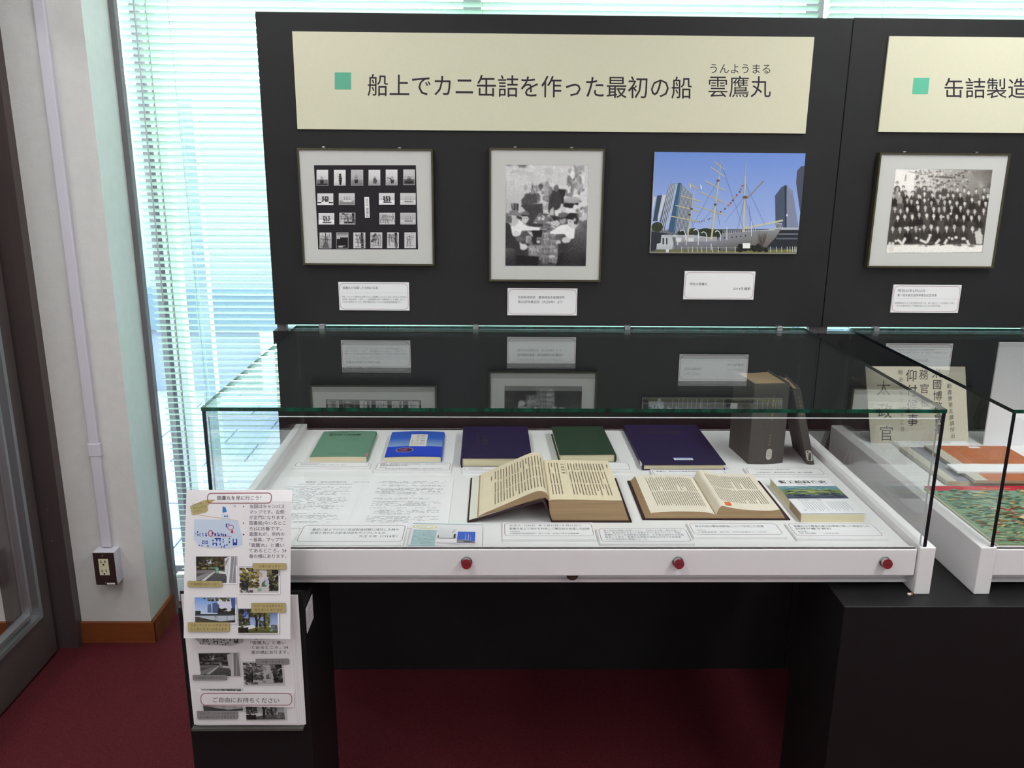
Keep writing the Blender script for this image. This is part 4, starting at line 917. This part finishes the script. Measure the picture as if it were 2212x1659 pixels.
# the two charcoal books standing at the right ------------------------------
def standing(label, xa, ya, wd, depth, h, yaw, lean, bulge):
    o = empty('standing_book', (xa, ya, ZF), label, 'book')
    cl_, sl_ = math.cos(lean), math.sin(lean)
    def T(a, b, z):     # a to the right along the spine width, b back, z up; lean tips it to the left about its right foot
        x, zz_ = wd-(wd-a)*cl_-z*sl_*1.0, z*cl_+(a-wd)*-sl_*-1*-1
        zz_ = z*cl_+(wd-a)*sl_*0
        x = a-z*sl_
        return Vector((xa+x*math.cos(yaw)-b*math.sin(yaw), ya+x*math.sin(yaw)+b*math.cos(yaw), ZF+zz_))
    n = 8; sp = [(wd*i/n, -bulge*math.sin(math.pi*i/n)) for i in range(n+1)]
    t = .003
    prof = sp+[(wd, depth), (wd-t, depth), (wd-t, .004), (t, .004), (t, depth), (0, depth)]
    N = len(prof); g = Geo()
    g.add([T(a, b, 0) for a, b in prof]+[T(a, b, h) for a, b in prof], [(i, (i+1) % N, N+(i+1) % N, N+i) for i in range(N)]+[tuple(range(N-1, -1, -1)), tuple(range(N, 2*N))]).build('cover', M_greyblk, o)
    pf = [(t, .004), (wd-t, .004), (wd-t, depth-.005), (wd*.5, depth-.012), (t, depth-.005)]; N = 5
    g = Geo(); g.add([T(a, b, .004) for a, b in pf]+[T(a, b, h-.004) for a, b in pf], [(i, (i+1) % N, N+(i+1) % N, N+i) for i in range(N)]+[tuple(range(N-1, -1, -1)), tuple(range(N, 2*N))]).build('pages', M_pedge, o)
    fm = lambda a, b: T(a, -bulge*math.sin(math.pi*max(0, min(1, a/wd))), h-b)
    return o, fm
NS = lambda a, b: Vector((0, -1, .1)).normalized()
o, f = standing('thick charcoal book standing upright with gold spine lettering and an oval label', .508, -.296, .096, .138, .219, .11, 0, .007)
pr = Print(f, NS, lift=5e-4)
pr.vtext('大日本水産会', .052, .028, .0085, '8C7C48', pitch=.0125); pr.vtext('水産製造', .051, .135, .0065, '8A7C50', pitch=.0085)
pr.rrect(.0445, .176, .0605, .206, .0068, 'B9B5AE', ry=.0075); pr.text('667', .0525, .188, .0055, '7A7670', width=.009, align='c'); pr.text('N29', .0525, .197, .0055, '7A7670', width=.009, align='c'); pr.build('spine_label', o)
o, f = standing('thin charcoal book leaning against the thick standing one', .664, -.298, .0195, .138, .214, -.06, .262, .002)
pr = Print(f, NS, lift=5e-4)
pr.vtext('水産報告第二', .0105, .02, .007, '8C7C48', pitch=.0115)
pr.rrect(.002, .172, .0178, .203, .005, 'B9B5AE', ry=.007); pr.text('66', .010, .186, .005, '7A7670', width=.008, align='c'); pr.build('spine_label', o)

# open books ----------------------------------------------------------------
def smooth(pts, k=4):
    P = [Vector((a, b)) for a, b in pts]; out = []
    for i in range(len(P)-1):
        p0, p1, p2, p3 = P[max(i-1, 0)], P[i], P[i+1], P[min(i+2, len(P)-1)]
        for j in range(k):
            t = j/k; out.append(tuple(.5*((2*p1)+(p2-p0)*t+(2*p0-5*p1+4*p2-p3)*t*t+(3*p1-p0-3*p2+p3)*t**3)))
    return out+[tuple(P[-1])]
def leafblock(name, top, bottom, y0, y1, o, shear=0, pm=None):
    """page block: the printed face follows the curve 'top', edges get the edge material"""
    pf = top+bottom; N = len(pf); k = len(top); g = Geo()
    vs = [(a, y0, z) for a, z in pf]+[(a+shear, y1, z) for a, z in pf]
    fs = [(i, (i+1) % N, N+(i+1) % N, N+i) for i in range(N)]+[tuple(range(N-1, -1, -1)), tuple(range(N, 2*N))]
    mi = [0 if i < k-1 else 1 for i in range(N)]+[1, 1]
    g.add(vs, fs, mi); ob_ = g.build(name, [pm or M_page, M_pedge], o, smooth=False)
    cum = [0]
    for i in range(k-1): cum.append(cum[-1]+math.dist(top[i], top[i+1]))
    def f(s, b):        # s metres along the curve from its first point, b metres from the head of the page
        s = max(0, min(cum[-1], s)); i = max(j for j in range(k-1) if cum[j] <= s+1e-12); t = (s-cum[i])/(cum[i+1]-cum[i] or 1)
        return Vector((top[i][0]+(top[i+1][0]-top[i][0])*t+shear*(1-b/(y1-y0)), y1-b, top[i][1]+(top[i+1][1]-top[i][1])*t))
    return ob_, f, cum[-1]
def columns(pr, s0, s1, blocks, pitch, ch, c, seed, wd=.42):
    Rr = random.Random(seed); s = s0
    while s < s1:
        for (b0, b1) in blocks:
            b = b0+(ch*1.5 if Rr.random() < .12 else 0); L = []; end = b1-(Rr.uniform(.1, .6)*(b1-b0) if Rr.random() < .12 else 0)
            while b < end:
                q = ch*Rr.uniform(.65, .85); L.append((s, b, s+pitch*wd*Rr.uniform(.8, 1.1), b+q)); b += ch
            if L: pr.rects(L, c)
        s += pitch
# thick one, its left board raised like a tent
o = empty('open_book', (-.037, -.54, ZF), 'thick open book with browned pages, its left side propped up like a tent', 'book')
y0, y1 = -.664, -.412
Geo().ext([(-.2205, ZF), (-.2175, ZF), (-.0540, .8745), (-.0345, ZF), (.144, ZF), (.144, ZF+.003), (-.032, ZF+.003), (-.0505, .8785), (-.055, .879), (-.2205, ZF+.0025)], 'y', y0-.004, y1+.006).build('cover', M_bcov, o)
Geo().ext([(-.2160, .8274), (-.0560, .8800), (-.0560, .8812), (-.2165, .8290)], 'y', y0, y1+.002).build('endpaper', M_endp, o)
top = [(-.1955, .8375), (-.1875, .8425)]+smooth([(-.1800, .8462), (-.1273, .8703), (-.0785, .8928), (-.0600, .8975), (-.0480, .8935), (-.0420, .8840), (-.0415, .8745)])
lb, fl_, Ls = leafblock('left_pages', top, [(-.0489, .8812), (-.1986, .8352)], y0, y1, o)
pr = Print(fl_, lambda a, b: Vector((-.35, 0, 1)).normalized() if a < Ls*.72 else Vector((.5, 0, .8)).normalized(), lift=4e-4)
columns(pr, .040, Ls-.022, ((.026, .092), (.099, .160), (.167, .226)), .0074, .0042, '857664', 4, .34); pr.rects([(.030, .05+.004*i, .0325, .0525+.004*i) for i in range(7)], '6E5F52'); pr.build('printed_text', lb)
top = smooth([(-.0412, .8735), (-.0350, .8765), (-.0200, .8775), (.02, .8772), (.0817, .8755), (.1215, .8750)], 3)
rb, fr_, Rs = leafblock('right_pages', top, [(.130, .850), (.138, .8275), (-.034, .8275), (-.0385, .845)], y0, y1, o)
pr = Print(fr_, UP, lift=4e-4)
columns(pr, .012, .036, ((.022, .086), (.092, .158), (.164, .222)), .0070, .0042, '857664', 5, .36)
pr.vtext('缶詰製造', .046, .028, .010, '4E443C', pitch=.019); pr.line([(.0535, .02), (.0535, .10)], .0004, '7A6A5A')
columns(pr, .059, .150, ((.024, .070), (.078, .150), (.158, .224)), .0070, .0042, '8A7B6A', 6, .36); pr.rects([(.154, .03+.004*i, .1562, .0325+.004*i) for i in range(6)], '6E5F52'); pr.build('printed_text', rb)
# flatter one with an orange tab
o = empty('open_book', (.335, -.54, ZF), 'flatter open book with pale pages and a small orange tab', 'book')
y0, y1 = -.652, -.424
Geo().box(.1695, .318, y0-.003, y1+.002, ZF, ZF+.003, b=.001).box(.348, .5015, y0-.003, y1+.002, ZF, ZF+.003, b=.001).box(.318, .348, y0-.002, y1+.001, ZF, ZF+.0014).build('cover', M_bcov, o)
top = smooth([(.1880, .8400), (.2100, .8425), (.2507, .8440), (.3033, .8428), (.3200, .8402), (.3310, .8370), (.3345, .8330)], 3)
lb, fl_, Ls = leafblock('left_pages', top, [(.3358, .8275), (.1765, .8275)], y0, y1-.002, o, pm=M_page2)
pr = Print(fl_, UP, lift=4e-4)
columns(pr, .022, .132, ((.018, .100), (.108, .192)), .0052, .0040, '8E8678', 7, .36); pr.build('printed_text', lb)
top = smooth([(.3350, .8330), (.3365, .8420), (.3410, .8530), (.3480, .8575), (.3600, .8545), (.3948, .8485), (.4400, .8462), (.4606, .8466), (.4765, .8490)], 3)
rb, fr_, Rs = leafblock('right_pages', top, [(.491, .8275), (.3362, .8275)], y0, y1-.002, o, pm=M_page2)
pr = Print(fr_, lambda a, b: Vector((-.4, 0, .9)).normalized() if a < .02 else UP if not isinstance(UP, tuple) else Vector(UP), lift=4e-4)
columns(pr, .036, .146, ((.022, .102), (.110, .190)), .0052, .0040, '8E8678', 8, .36)
pr.build('printed_text', rb)
g = Geo(); q = fr_(.046, .206); g.box(q.x-.006, q.x+.007, q.y-.010, q.y+.006, q.z+.0012, q.z+.0022); g.build('page_tab', mat('orange_tab', (226, 108, 62), .6), o)['label'] = 'small orange paper tab'

# ------------------------------------------------------------------ things in the right case
# brush written letter leaning on a stand
o = empty('brush_letter', (1.04, -.12, ZF), 'cream sheet of black brush writing standing at the back of the right case', 'document')
P_ = [Vector((.9085, -.124, ZF)), Vector((1.189, -.124, ZF)), Vector((1.170, -.082, 1.0385)), Vector((.8855, -.082, 1.0385))]
g = Geo(); nn = (P_[1]-P_[0]).cross(P_[3]-P_[0]).normalized()
g.add(P_+[p-nn*.003 for p in P_], [(0, 1, 2, 3), (7, 6, 5, 4), (0, 4, 5, 1), (1, 5, 6, 2), (2, 6, 7, 3), (3, 7, 4, 0)]).build('sheet', mat('cream_letter_paper', (208, 202, 184), .8, .2, noise=(9, .04)), o)
Geo().add([(1.00, -.113, .86), (1.06, -.113, .86), (1.06, -.06, ZF), (1.00, -.06, ZF), (1.00, -.110, .86), (1.06, -.110, .86), (1.06, -.056, ZF), (1.00, -.056, ZF)], [(0, 1, 2, 3), (7, 6, 5, 4), (0, 4, 5, 1), (1, 5, 6, 2), (2, 6, 7, 3), (3, 7, 4, 0)]).build('prop', M_foam, o)
f = surf([(133, 105), (1868, 100), (1935, 1475), (180, 1490)], P_[3], P_[2], P_[0])
pr = Print(f, nn, lift=3e-4)
BK = '3A3636'
def col_(chars, x, y0, pitch, size, c, dx=0, thin=.0):
    for i, ch in enumerate(chars): pr.text(ch, x+dx*i, y0+pitch*i, size, c, align='c', thin=thin, slant=.06, hs=.88)
col_('太政官', 430, 600, 410, 300, BK, 10, -.005); col_('仰付候事', 920, 350, 265, 230, BK, 2); col_('務官被', 1140, 315, 250, 190, '484444', 5)
col_('米國博覧會事', 1365, 290, 200, 190, BK, 4); col_('勧農寮第五課調所出', 1580, 480, 112, 96, '6A6660', 6); col_('明治十年三月十三日', 735, 240, 128, 92, '6C6862', 1)
pr.build('brush_writing', o)
o = tag(Geo().box(1.2215, 1.56, -.142, -.136, ZF, 1.122, b=.001).build('white_display_board', M_foam), 'plain white board standing beside the brush letter, cut off by the picture edge', 'board')
pr = Print(lambda a, b: Vector((1.2215+a, -.142, 1.122-b)), NF)
for i in range(4): pr.rects([(.112+.05*i, .03+.006*k, .1135+.05*i, .034+.006*k) for k in range(30)], '9A9A9E')
pr.build('printed_text', o)
# stack: grey book below, rust book on it, caption cards on both
o = tag(Geo().box(.960, 1.175, -.445, -.190, ZF, ZF+.012, b=.001).build('thin_book', [M_greyb]), 'thin grey covered book with a pale spine strip under the rust brown one', 'book')
Geo().box(.9595, .985, -.4455, -.1895, ZF+.0015, ZF+.0124).build('spine_strip', mat('pale_spine_cloth', (188, 184, 170), .8, .2, noise=(160, .06)), o)
Geo().box(.9620, 1.174, -.4465, -.4445, ZF+.001, ZF+.0105).build('pages', M_tan, o)
o = tag(Geo().box(1.020, 1.245, -.462, -.205, ZF+.0122, ZF+.021, b=.001).build('thin_book', [M_orange]), 'thin rust brown book with a pale spine strip lying on the grey one', 'book')
Geo().box(1.0195, 1.052, -.4625, -.2045, ZF+.0135, ZF+.0214).build('spine_strip', MATS['pale_spine_cloth'], o)
Geo().box(1.022, 1.244, -.4635, -.4615, ZF+.0130, ZF+.0195).build('pages', M_tan, o)
Geo().box(1.135, 1.165, -.225, -.212, ZF+.021, ZF+.0216).build('cover_label', M_paper, o)
card(.966, 1.176, -.186, -.132, 'white caption card at the foot of the brush letter', [('太政官より関沢明清への辞令', .15, .35, .008, .6, 'l', T2), ('明治十年', .15, .6, .006, .2, 'l', T2)], th=.010)
c = card(1.000, 1.235, -.418, -.362, 'blank white card lying across the rust brown book', [], z=ZF+.0216, th=.005, bc='E2E2E6')
o = empty('large_paperback', (1.08, -.79, ZF), 'large paperback with a red band and a green crab painting on its cover', 'book')
Geo().box(.8935, 1.30, -.793, -.470, ZF, ZF+.0075).build('pages', M_pale, o)
Geo().box(.892, 1.301, -.794, -.469, ZF+.0075, ZF+.0083).box(.892, 1.301, -.794, -.469, ZF, ZF+.0006).build('cover', M_green, o)
pr = Print(lambda a, b: Vector((.892+a, -.469-b, ZF+.0083)), UP, lift=3e-4)
pr.grad(0, 0, .409, .325, '6E9480', '7E9A78'); pr.rect(0, 0, .409, .030, 'B42636'); pr.text('蟹と缶詰の百年', .135, .021, .012, 'CBA070', width=.07); Rr = random.Random(12)
for i in range(1300):
    x, y = Rr.uniform(.006, .40), Rr.uniform(.036, .318)
    pr.ell(x, y, Rr.uniform(.003, .012), Rr.uniform(.0012, .0036), Rr.choice(('5C8468', '7BA088', '8AA68C', '4C6E52', 'B8A860', 'C2B478', '9A9C6A', '5A7266', '7FA8A0', '98703C', '8E4434')), rot=Rr.uniform(-.25, .2), n=6)
for i in range(46):
    x, y = Rr.uniform(.03, .38), Rr.uniform(.06, .30); k = Rr.uniform(.012, .03); r_ = Rr.choice((-.7, -.5, .2, -.9)); pr.line([(x, y), (x+k*math.cos(r_), y-k*math.sin(r_))], .004, Rr.choice(('A02A30', '8E2630', 'B03A34', 'C6B070', '3A4A44')))
pr.line([(.12, .20), (.20, .285)], .022, 'C9BC90'); pr.vtext('蟹図譜', .155, .215, .012, '6E6A54', pitch=.02); pr.poly([(.20, .235), (.22, .255), (.21, .28), (.19, .26)], 'A8262E'); pr.rect(.28, .295, .40, .312, '8E2630')
pr.build('cover_painting', o)

# ------------------------------------------------------------------ leaflets in front of the left pedestal
def leaflet_print(pr, grey=False, top=True):
    def C(c):
        c = tuple(int(c[i:i+2], 16) for i in (0, 2, 4))
        if grey: q = int(.3*c[0]+.59*c[1]+.11*c[2]); q = int(70+(q-70)*.8) if q > 70 else q; return (q/255, (q-2)/255, (q-1)/255)
        return tuple(q/255 for q in c)
    IK = C('464250')
    pr.rrect(203, 75, 610, 135, 22, C('8C4650'), wd=5); pr.text('雲鷹丸を見に行こう！', 262, 114, 28, IK, width=282, thin=.004)
    pr.poly([(180, 118), (255, 112), (205, 148)], C('A89868')); pr.poly([(92, 155), (180, 118), (203, 140), (208, 180), (195, 192), (118, 210), (104, 205)], C('ADA070'))
    for i, (t, w_) in enumerate((('ひとりで', 62), ('キャンパス', 84), ('ツアー', 56))): pr.text(t, 108+5*i, 152+22*i, 18, C('3A3428'), width=w_, rot=-.14)
    # campus map
    pr.poly([(120, 235), (400, 240), (425, 345), (430, 395), (350, 418), (160, 408), (118, 360)], C('BFCCE0')); pr.poly([(300, 155), (318, 160), (328, 190), (300, 194)], C('2E7AC8')); pr.poly([(296, 205), (338, 205), (352, 240), (290, 236)], C('C6D2E4'))
    pr.line([(150, 208), (395, 243)], 4, C('CFC0A0')); BL = C('2C3C94')
    for (x0_, y0_, x1_, y1_) in ((312, 212, 320, 222), (326, 212, 334, 222), (322, 262, 330, 285), (334, 262, 345, 268), (128, 322, 133, 330), (140, 308, 146, 322), (142, 328, 148, 340), (155, 322, 163, 326), (155, 338, 163, 342), (155, 322, 158, 342), (170, 322, 180, 327), (176, 330, 180, 342), (190, 320, 204, 325), (192, 330, 203, 342), (232, 316, 246, 328), (250, 322, 262, 338), (268, 318, 276, 326), (270, 330, 285, 340), (290, 322, 298, 336), (302, 326, 310, 342), (316, 328, 326, 342), (172, 368, 187, 374), (172, 368, 176, 390), (183, 368, 187, 390), (172, 386, 187, 390), (194, 368, 208, 374), (194, 368, 198, 390), (204, 368, 208, 390), (194, 386, 208, 390), (238, 362, 246, 374), (252, 352, 292, 360), (262, 360, 270, 372), (282, 360, 290, 374), (238, 382, 268, 388), (238, 388, 246, 398), (260, 388, 268, 402), (284, 384, 291, 398), (303, 356, 310, 366), (303, 372, 310, 382), (312, 394, 320, 402), (326, 392, 336, 400), (342, 352, 350, 360), (342, 370, 350, 384), (368, 356, 374, 398), (388, 356, 396, 398), (374, 380, 390, 398), (150, 394, 158, 402), (168, 396, 174, 402), (206, 398, 214, 408), (292, 404, 300, 412), (308, 404, 318, 412)): pr.rect(x0_, y0_, x1_, y1_, BL)
    pr.line([(226+14*math.cos(t), 323+18*math.sin(t)) for t in np.linspace(0, 6.28, 17)], 5, C('B03048')); pr.line([(353+19*math.cos(t), 286+15*math.sin(t)) for t in np.linspace(0, 6.28, 17)], 4, C('B8404E')); pr.poly([(362, 298), (372, 312), (366, 324), (354, 318)], C('C42834'))
    pr.rects([(228+9*i, 339, 233+9*i, 343) for i in range(15)], C('B45060'))
    for i, t in enumerate(('左図はキャンパス', 'マップです。左側', 'が正門になります。', '図書館(今いるとこ', 'ろ)は25番です。', '雲鷹丸が，学内の', '一番奥，マップで', '「雲鷹丸」と書い', 'てあるところ，34', '番の横にあります。')):
        pr.text(t, 472, 165+34.6*i, 27, C('5E5A68'), width=(224, 222, 236, 234, 208, 226, 218, 224, 238, 238)[i])
    for y, k in ((156, 0), (259, 0), (330, 1)):
        if k: pr.poly([(432, y-6), (444, y), (432, y+6)], IK)
        else: pr.ell(435, y, 4, 4, IK, n=8)
    pr.poly([(365, 153), (384, 148), (384, 158)], C('9A98A2'))
    Rr = random.Random(21)
    def frame_(x0_, y0_, x1_, y1_): pr.rect(x0_-3, y0_-4, x1_+10, y1_+9, C('B2AAB4')); pr.rect(x0_-5, y0_-6, x1_+8, y1_+7, C('EFEBEF'))
    def leaves(n, xa, xb, ya, yb, cs, a=5, b=14):
        for i in range(n):
            r_ = Rr.uniform(a, b); x = min(xb-r_, max(xa+r_, Rr.uniform(xa, xb))); y = min(yb-r_*.7, max(ya+r_*.7, Rr.uniform(ya, yb))); pr.ell(x, y, r_, r_*.7, C(Rr.choice(cs)), n=8)
    # 1 path out of the library
    frame_(135, 470, 388, 638); pr.rect(135, 470, 388, 555, C('2E2A28')); pr.grad(135, 553, 388, 638, C('5E5C60'), C('4A484E'))
    leaves(90, 136, 320, 470, 552, ('2A2622', '3C3428', '4A4A30', '241F22', '50402C', '6E6248')); leaves(8, 190, 235, 490, 520, ('B8BCCA', '9AA2B4'), 4, 9); leaves(8, 165, 200, 535, 550, ('7C7E34', '8A8A3E'), 4, 8)
    pr.poly([(135, 560), (250, 555), (240, 572), (135, 575)], C('7E7878')); pr.poly([(135, 600), (200, 575), (240, 572), (150, 625), (135, 625)], C('8A888C')); pr.poly([(165, 622), (252, 562), (258, 566), (190, 625)], C('C6C4C6'))
    pr.poly([(258, 540), (278, 540), (278, 575), (262, 575)], C('7CA890')); pr.rect(225, 537, 275, 545, C('6E9A86')); pr.poly([(280, 560), (318, 566), (322, 580), (280, 576)], C('D8D4D2'))
    pr.poly([(320, 500), (348, 470), (388, 470), (388, 638), (330, 638)], C('8C8A90')); pr.poly([(316, 480), (345, 470), (330, 600), (318, 570)], C('D2D2D8')); pr.poly([(345, 470), (358, 470), (345, 638), (328, 638)], C('E2E0E4')); pr.line([(382, 470), (362, 638)], 4, C('C4C2C8'))
    # 2 straight along the avenue
    frame_(410, 535, 662, 702); pr.grad(410, 535, 662, 702, C('D6CEDA'), C('C2BEC0')); pr.rect(410, 640, 470, 700, C('3A3A44')); pr.poly([(410, 668), (520, 660), (600, 662), (662, 690), (662, 702), (410, 702)], C('C8C2C4'))
    leaves(150, 411, 540, 540, 672, ('6A6028', '8A7C30', '9A8A3C', '4C4628', '7C7040', '3A3628', '544C48')); leaves(30, 420, 470, 620, 690, ('2E3038', '26282C', '4A564E')); leaves(12, 500, 560, 550, 600, ('A09468', 'B8A8A0'), 6, 12)
    pr.line([(468, 600), (462, 690)], 8, C('2C2622')); pr.poly([(555, 635), (575, 620), (585, 660), (552, 662)], C('5C6C4C')); pr.poly([(572, 612), (588, 616), (590, 655), (574, 650)], C('A4B2CE')); pr.poly([(590, 610), (622, 640), (625, 672), (590, 668)], C('C4C2CC'))
    leaves(110, 598, 661, 552, 690, ('26261E', '30302A', '403E2C', '1E1E1C', '6A6A3A')); leaves(26, 585, 620, 548, 620, ('6E6E44', '84805A', '4C4A32')); leaves(20, 412, 500, 682, 700, ('3A3438', '6A6468', '524C50'), 3, 8); pr.poly([(528, 670), (553, 672), (549, 690), (528, 688)], C('7CA68C'))
    # 3 tennis court and towers
    frame_(127, 732, 384, 896); pr.grad(127, 732, 384, 840, C('6E9ADA'), C('C4D0EA')); pr.poly([(270, 740), (384, 740), (384, 820), (270, 830)], C('D2D2E2')); pr.poly([(208, 780), (228, 772), (234, 830), (206, 830)], C('5A688E')); pr.poly([(238, 770), (262, 762), (282, 780), (284, 835), (238, 832)], C('525C84')); pr.poly([(355, 738), (384, 735), (384, 810), (362, 800)], C('46558C'))
    leaves(36, 180, 350, 732, 758, ('4A4A34', '5C5A3A', '34382E', '8A7C4C'), 4, 11); leaves(60, 270, 384, 800, 850, ('2A2C28', '34342E', '3E3A30')); leaves(30, 128, 165, 818, 848, ('2A3034', '363A3A')); pr.rect(127, 838, 384, 852, C('3C424C')); pr.grad(127, 850, 384, 896, C('A8B0BC'), C('8A8E92'))
    pr.poly([(127, 858), (175, 862), (260, 885), (250, 896), (127, 896)], C('4E4640')); pr.poly([(155, 860), (384, 848), (384, 880), (270, 888)], C('B4BAC6')); pr.poly([(160, 866), (290, 888), (384, 878), (384, 896), (250, 896)], C('3A3636'))
    for x in (255, 332, 376): pr.line([(x, 842), (x, 892)], 3, C('4A4C54'))
    pr.line([(250, 858), (268, 858), (268, 890)], 3, C('585A62'))
    # 4 willow by the ship
    frame_(402, 805, 655, 962); pr.grad(402, 805, 655, 920, C('5468A0'), C('A6BCE0')); leaves(120, 403, 480, 806, 955, ('22201C', '2E2A20', '3C3A24', '50502E', '3A3020')); leaves(16, 440, 470, 825, 870, ('4658B0', '8492C8'), 4, 10); leaves(150, 470, 605, 806, 860, ('2A2A1C', '40402A', '545638', '6A6C44', '38341E')); leaves(110, 575, 608, 830, 935, ('5E6238', '74784A', '484A2E', '86885C'), 4, 9); leaves(30, 535, 575, 880, 935, ('4E5236', '3A3E28'), 5, 11)
    pr.grad(402, 925, 655, 962, C('6E6C3C'), C('4A4A2A')); pr.line([(512, 840), (522, 890), (518, 950)], 15, C('262018')); pr.line([(522, 890), (538, 870), (545, 845)], 8, C('2E281E')); pr.line([(568, 840), (575, 935)], 10, C('342C20'))
    pr.poly([(432, 922), (500, 910), (512, 930), (440, 944)], C('DCDCE4'))
    for i in range(6): pr.line([(440+12*i, 925), (441+12*i, 910)], 3, C('E6E6EA'))
    leaves(40, 612, 655, 908, 935, ('5A6070', '4A505C', '747A84'), 4, 9); pr.rect(606, 938, 624, 952, C('6EA484')); pr.rect(624, 934, 655, 946, C('6A6A78')); leaves(40, 403, 470, 925, 962, ('1E1C16', '2C2A20'))
    TN = C('AD9C6C')
    for (x0_, y0_, x1_, y1_, L) in ((83, 622, 305, 662, ('①図書館を出たら左へ',)), (497, 508, 713, 550, ('②奥へまっすぐ',)), (82, 892, 348, 956, ('③左にテニスコートが出てき', 'たら奥にマストが見えます')), (487, 764, 708, 830, ('④プールを左折すると', '突き当りにあります'))):
        pr.rrect(x0_, y0_, x1_, y1_, 9, C('8A7C58')); pr.rrect(x0_+2, y0_+2, x1_-2, y1_-2, 8, TN)
        for i, t in enumerate(L): pr.text(t, (x0_+x1_)/2, (y0_+28 if len(L) == 1 else y0_+27+27*i), 20, C('4A4230'), width=min(len(t)*20, x1_-x0_-36), align='c')
PIX = lambda x, y: (380+x/2.9625, 1040+y/2.9625)
# the front copy, leaning back against the case
cs = [atY(*PIX(x, y), yy) for (x, y), yy in (((68, 53), -.864), ((741, 58), -.864), ((733, 1008), -.915), ((50, 1003), -.915))]
lo = empty('leaflet', tuple((cs[2]+cs[3])/2), 'bright colour leaflet with a campus map, standing in front of the stack', 'leaflet')
nl = (cs[2]-cs[3]).cross(cs[0]-cs[3]).normalized()
# slightly curled sheet built as a grid
nx, ny = 6, 14; vs = []; fs = []
def lp(u, v): p = (cs[0]*(1-u)+cs[1]*u)*(1-v)+(cs[3]*(1-u)+cs[2]*u)*v; return p+nl*(.004*math.sin(math.pi*v)-.006*max(0, .08-v)/.08*u)
for j in range(ny+1):
    for i in range(nx+1): vs.append(lp(i/nx, j/ny))
fs = [(j*(nx+1)+i, j*(nx+1)+i+1, (j+1)*(nx+1)+i+1, (j+1)*(nx+1)+i) for j in range(ny) for i in range(nx)]
so = mesh('sheet', vs, fs, M_paper, lo); md = so.modifiers.new('t', 'SOLIDIFY'); md.thickness = .0003; md.offset = 0
hm = homog([(68, 53), (741, 58), (733, 1008), (50, 1003)], [(0, 0), (1, 0), (1, 1), (0, 1)])
pr = Print(lambda x, y: lp(*hm(x, y)), nl, lift=6e-4); pr.STEP = 2.5e-6; leaflet_print(pr); pr.build('printed_picture', lo)
# the stack behind it in its holder
hd = empty('leaflet_holder', (-.66, -.88, .455), 'dark leaflet holder with a take one strip on the left pedestal', 'holder')
Geo().box(-.782, -.5395, -.8745, -.8725, .462, .770).build('back_plate', M_blackped, hd)
Geo().box(-.780, -.552, -.8925, -.8725, .4615, .4665).build('lip', M_greyblk, hd)
sheets = [(-.776, -.886, .4725, .297, 0), (-.7725, -.8845, .4695, .297, .006), (-.768, -.8825, .468, .2965, -.005), (-.764, -.8810, .4672, .297, .004), (-.7605, -.8795, .467, .297, 0)]
so0 = None
for i, (x, y, z, h, rt) in enumerate(sheets):
    w_ = .212
    s_ = Geo().box(x, x+w_, y, y+.0012, z, z+h).build('leaflet', M_paper)
    tag(s_, 'grey printed leaflet at the front of the stack in the holder' if i == 0 else 'leaflet edge showing behind the grey front leaflet of the stack', 'leaflet', 'leaflets stacked in the holder')
    s_.rotation_euler.y = rt
    if i == 0:
        # the same print in grey; only the part under the front copy shows
        fg = surf([(68, 53), (741, 58), (733, 1008), (50, 1003)], (x, y, z+h), (x+w_, y, z+h), (x, y, z)); s0 = s_
        pr = Print(fg, NF, lift=3e-4); pr.STEP = 2.5e-6; leaflet_print(pr, True); pr.build('printed_picture', s_)
a = [atY(*PIX(x, y), -.8895) for x, y in ((138, 1340), (757, 1350), (755, 1447), (150, 1433))]
st = Geo().add(a+[q+Vector((0, .0012, 0)) for q in a], [(0, 3, 2, 1), (4, 5, 6, 7), (0, 1, 5, 4), (1, 2, 6, 5), (2, 3, 7, 6), (3, 0, 4, 7)]).build('take_one_strip', M_paper, hd)
pr = Print(lambda x, y: atY(*PIX(x, y), -.8895), NF, lift=3e-4)
pr.rrect(160, 1355, 742, 1431, 30, '9A5A64', wd=5); pr.text('ご自由にお持ちください', 236, 1410, 36, '4A4650', width=425, thin=.002, rot=.012)
pr.build('printed_text', st)
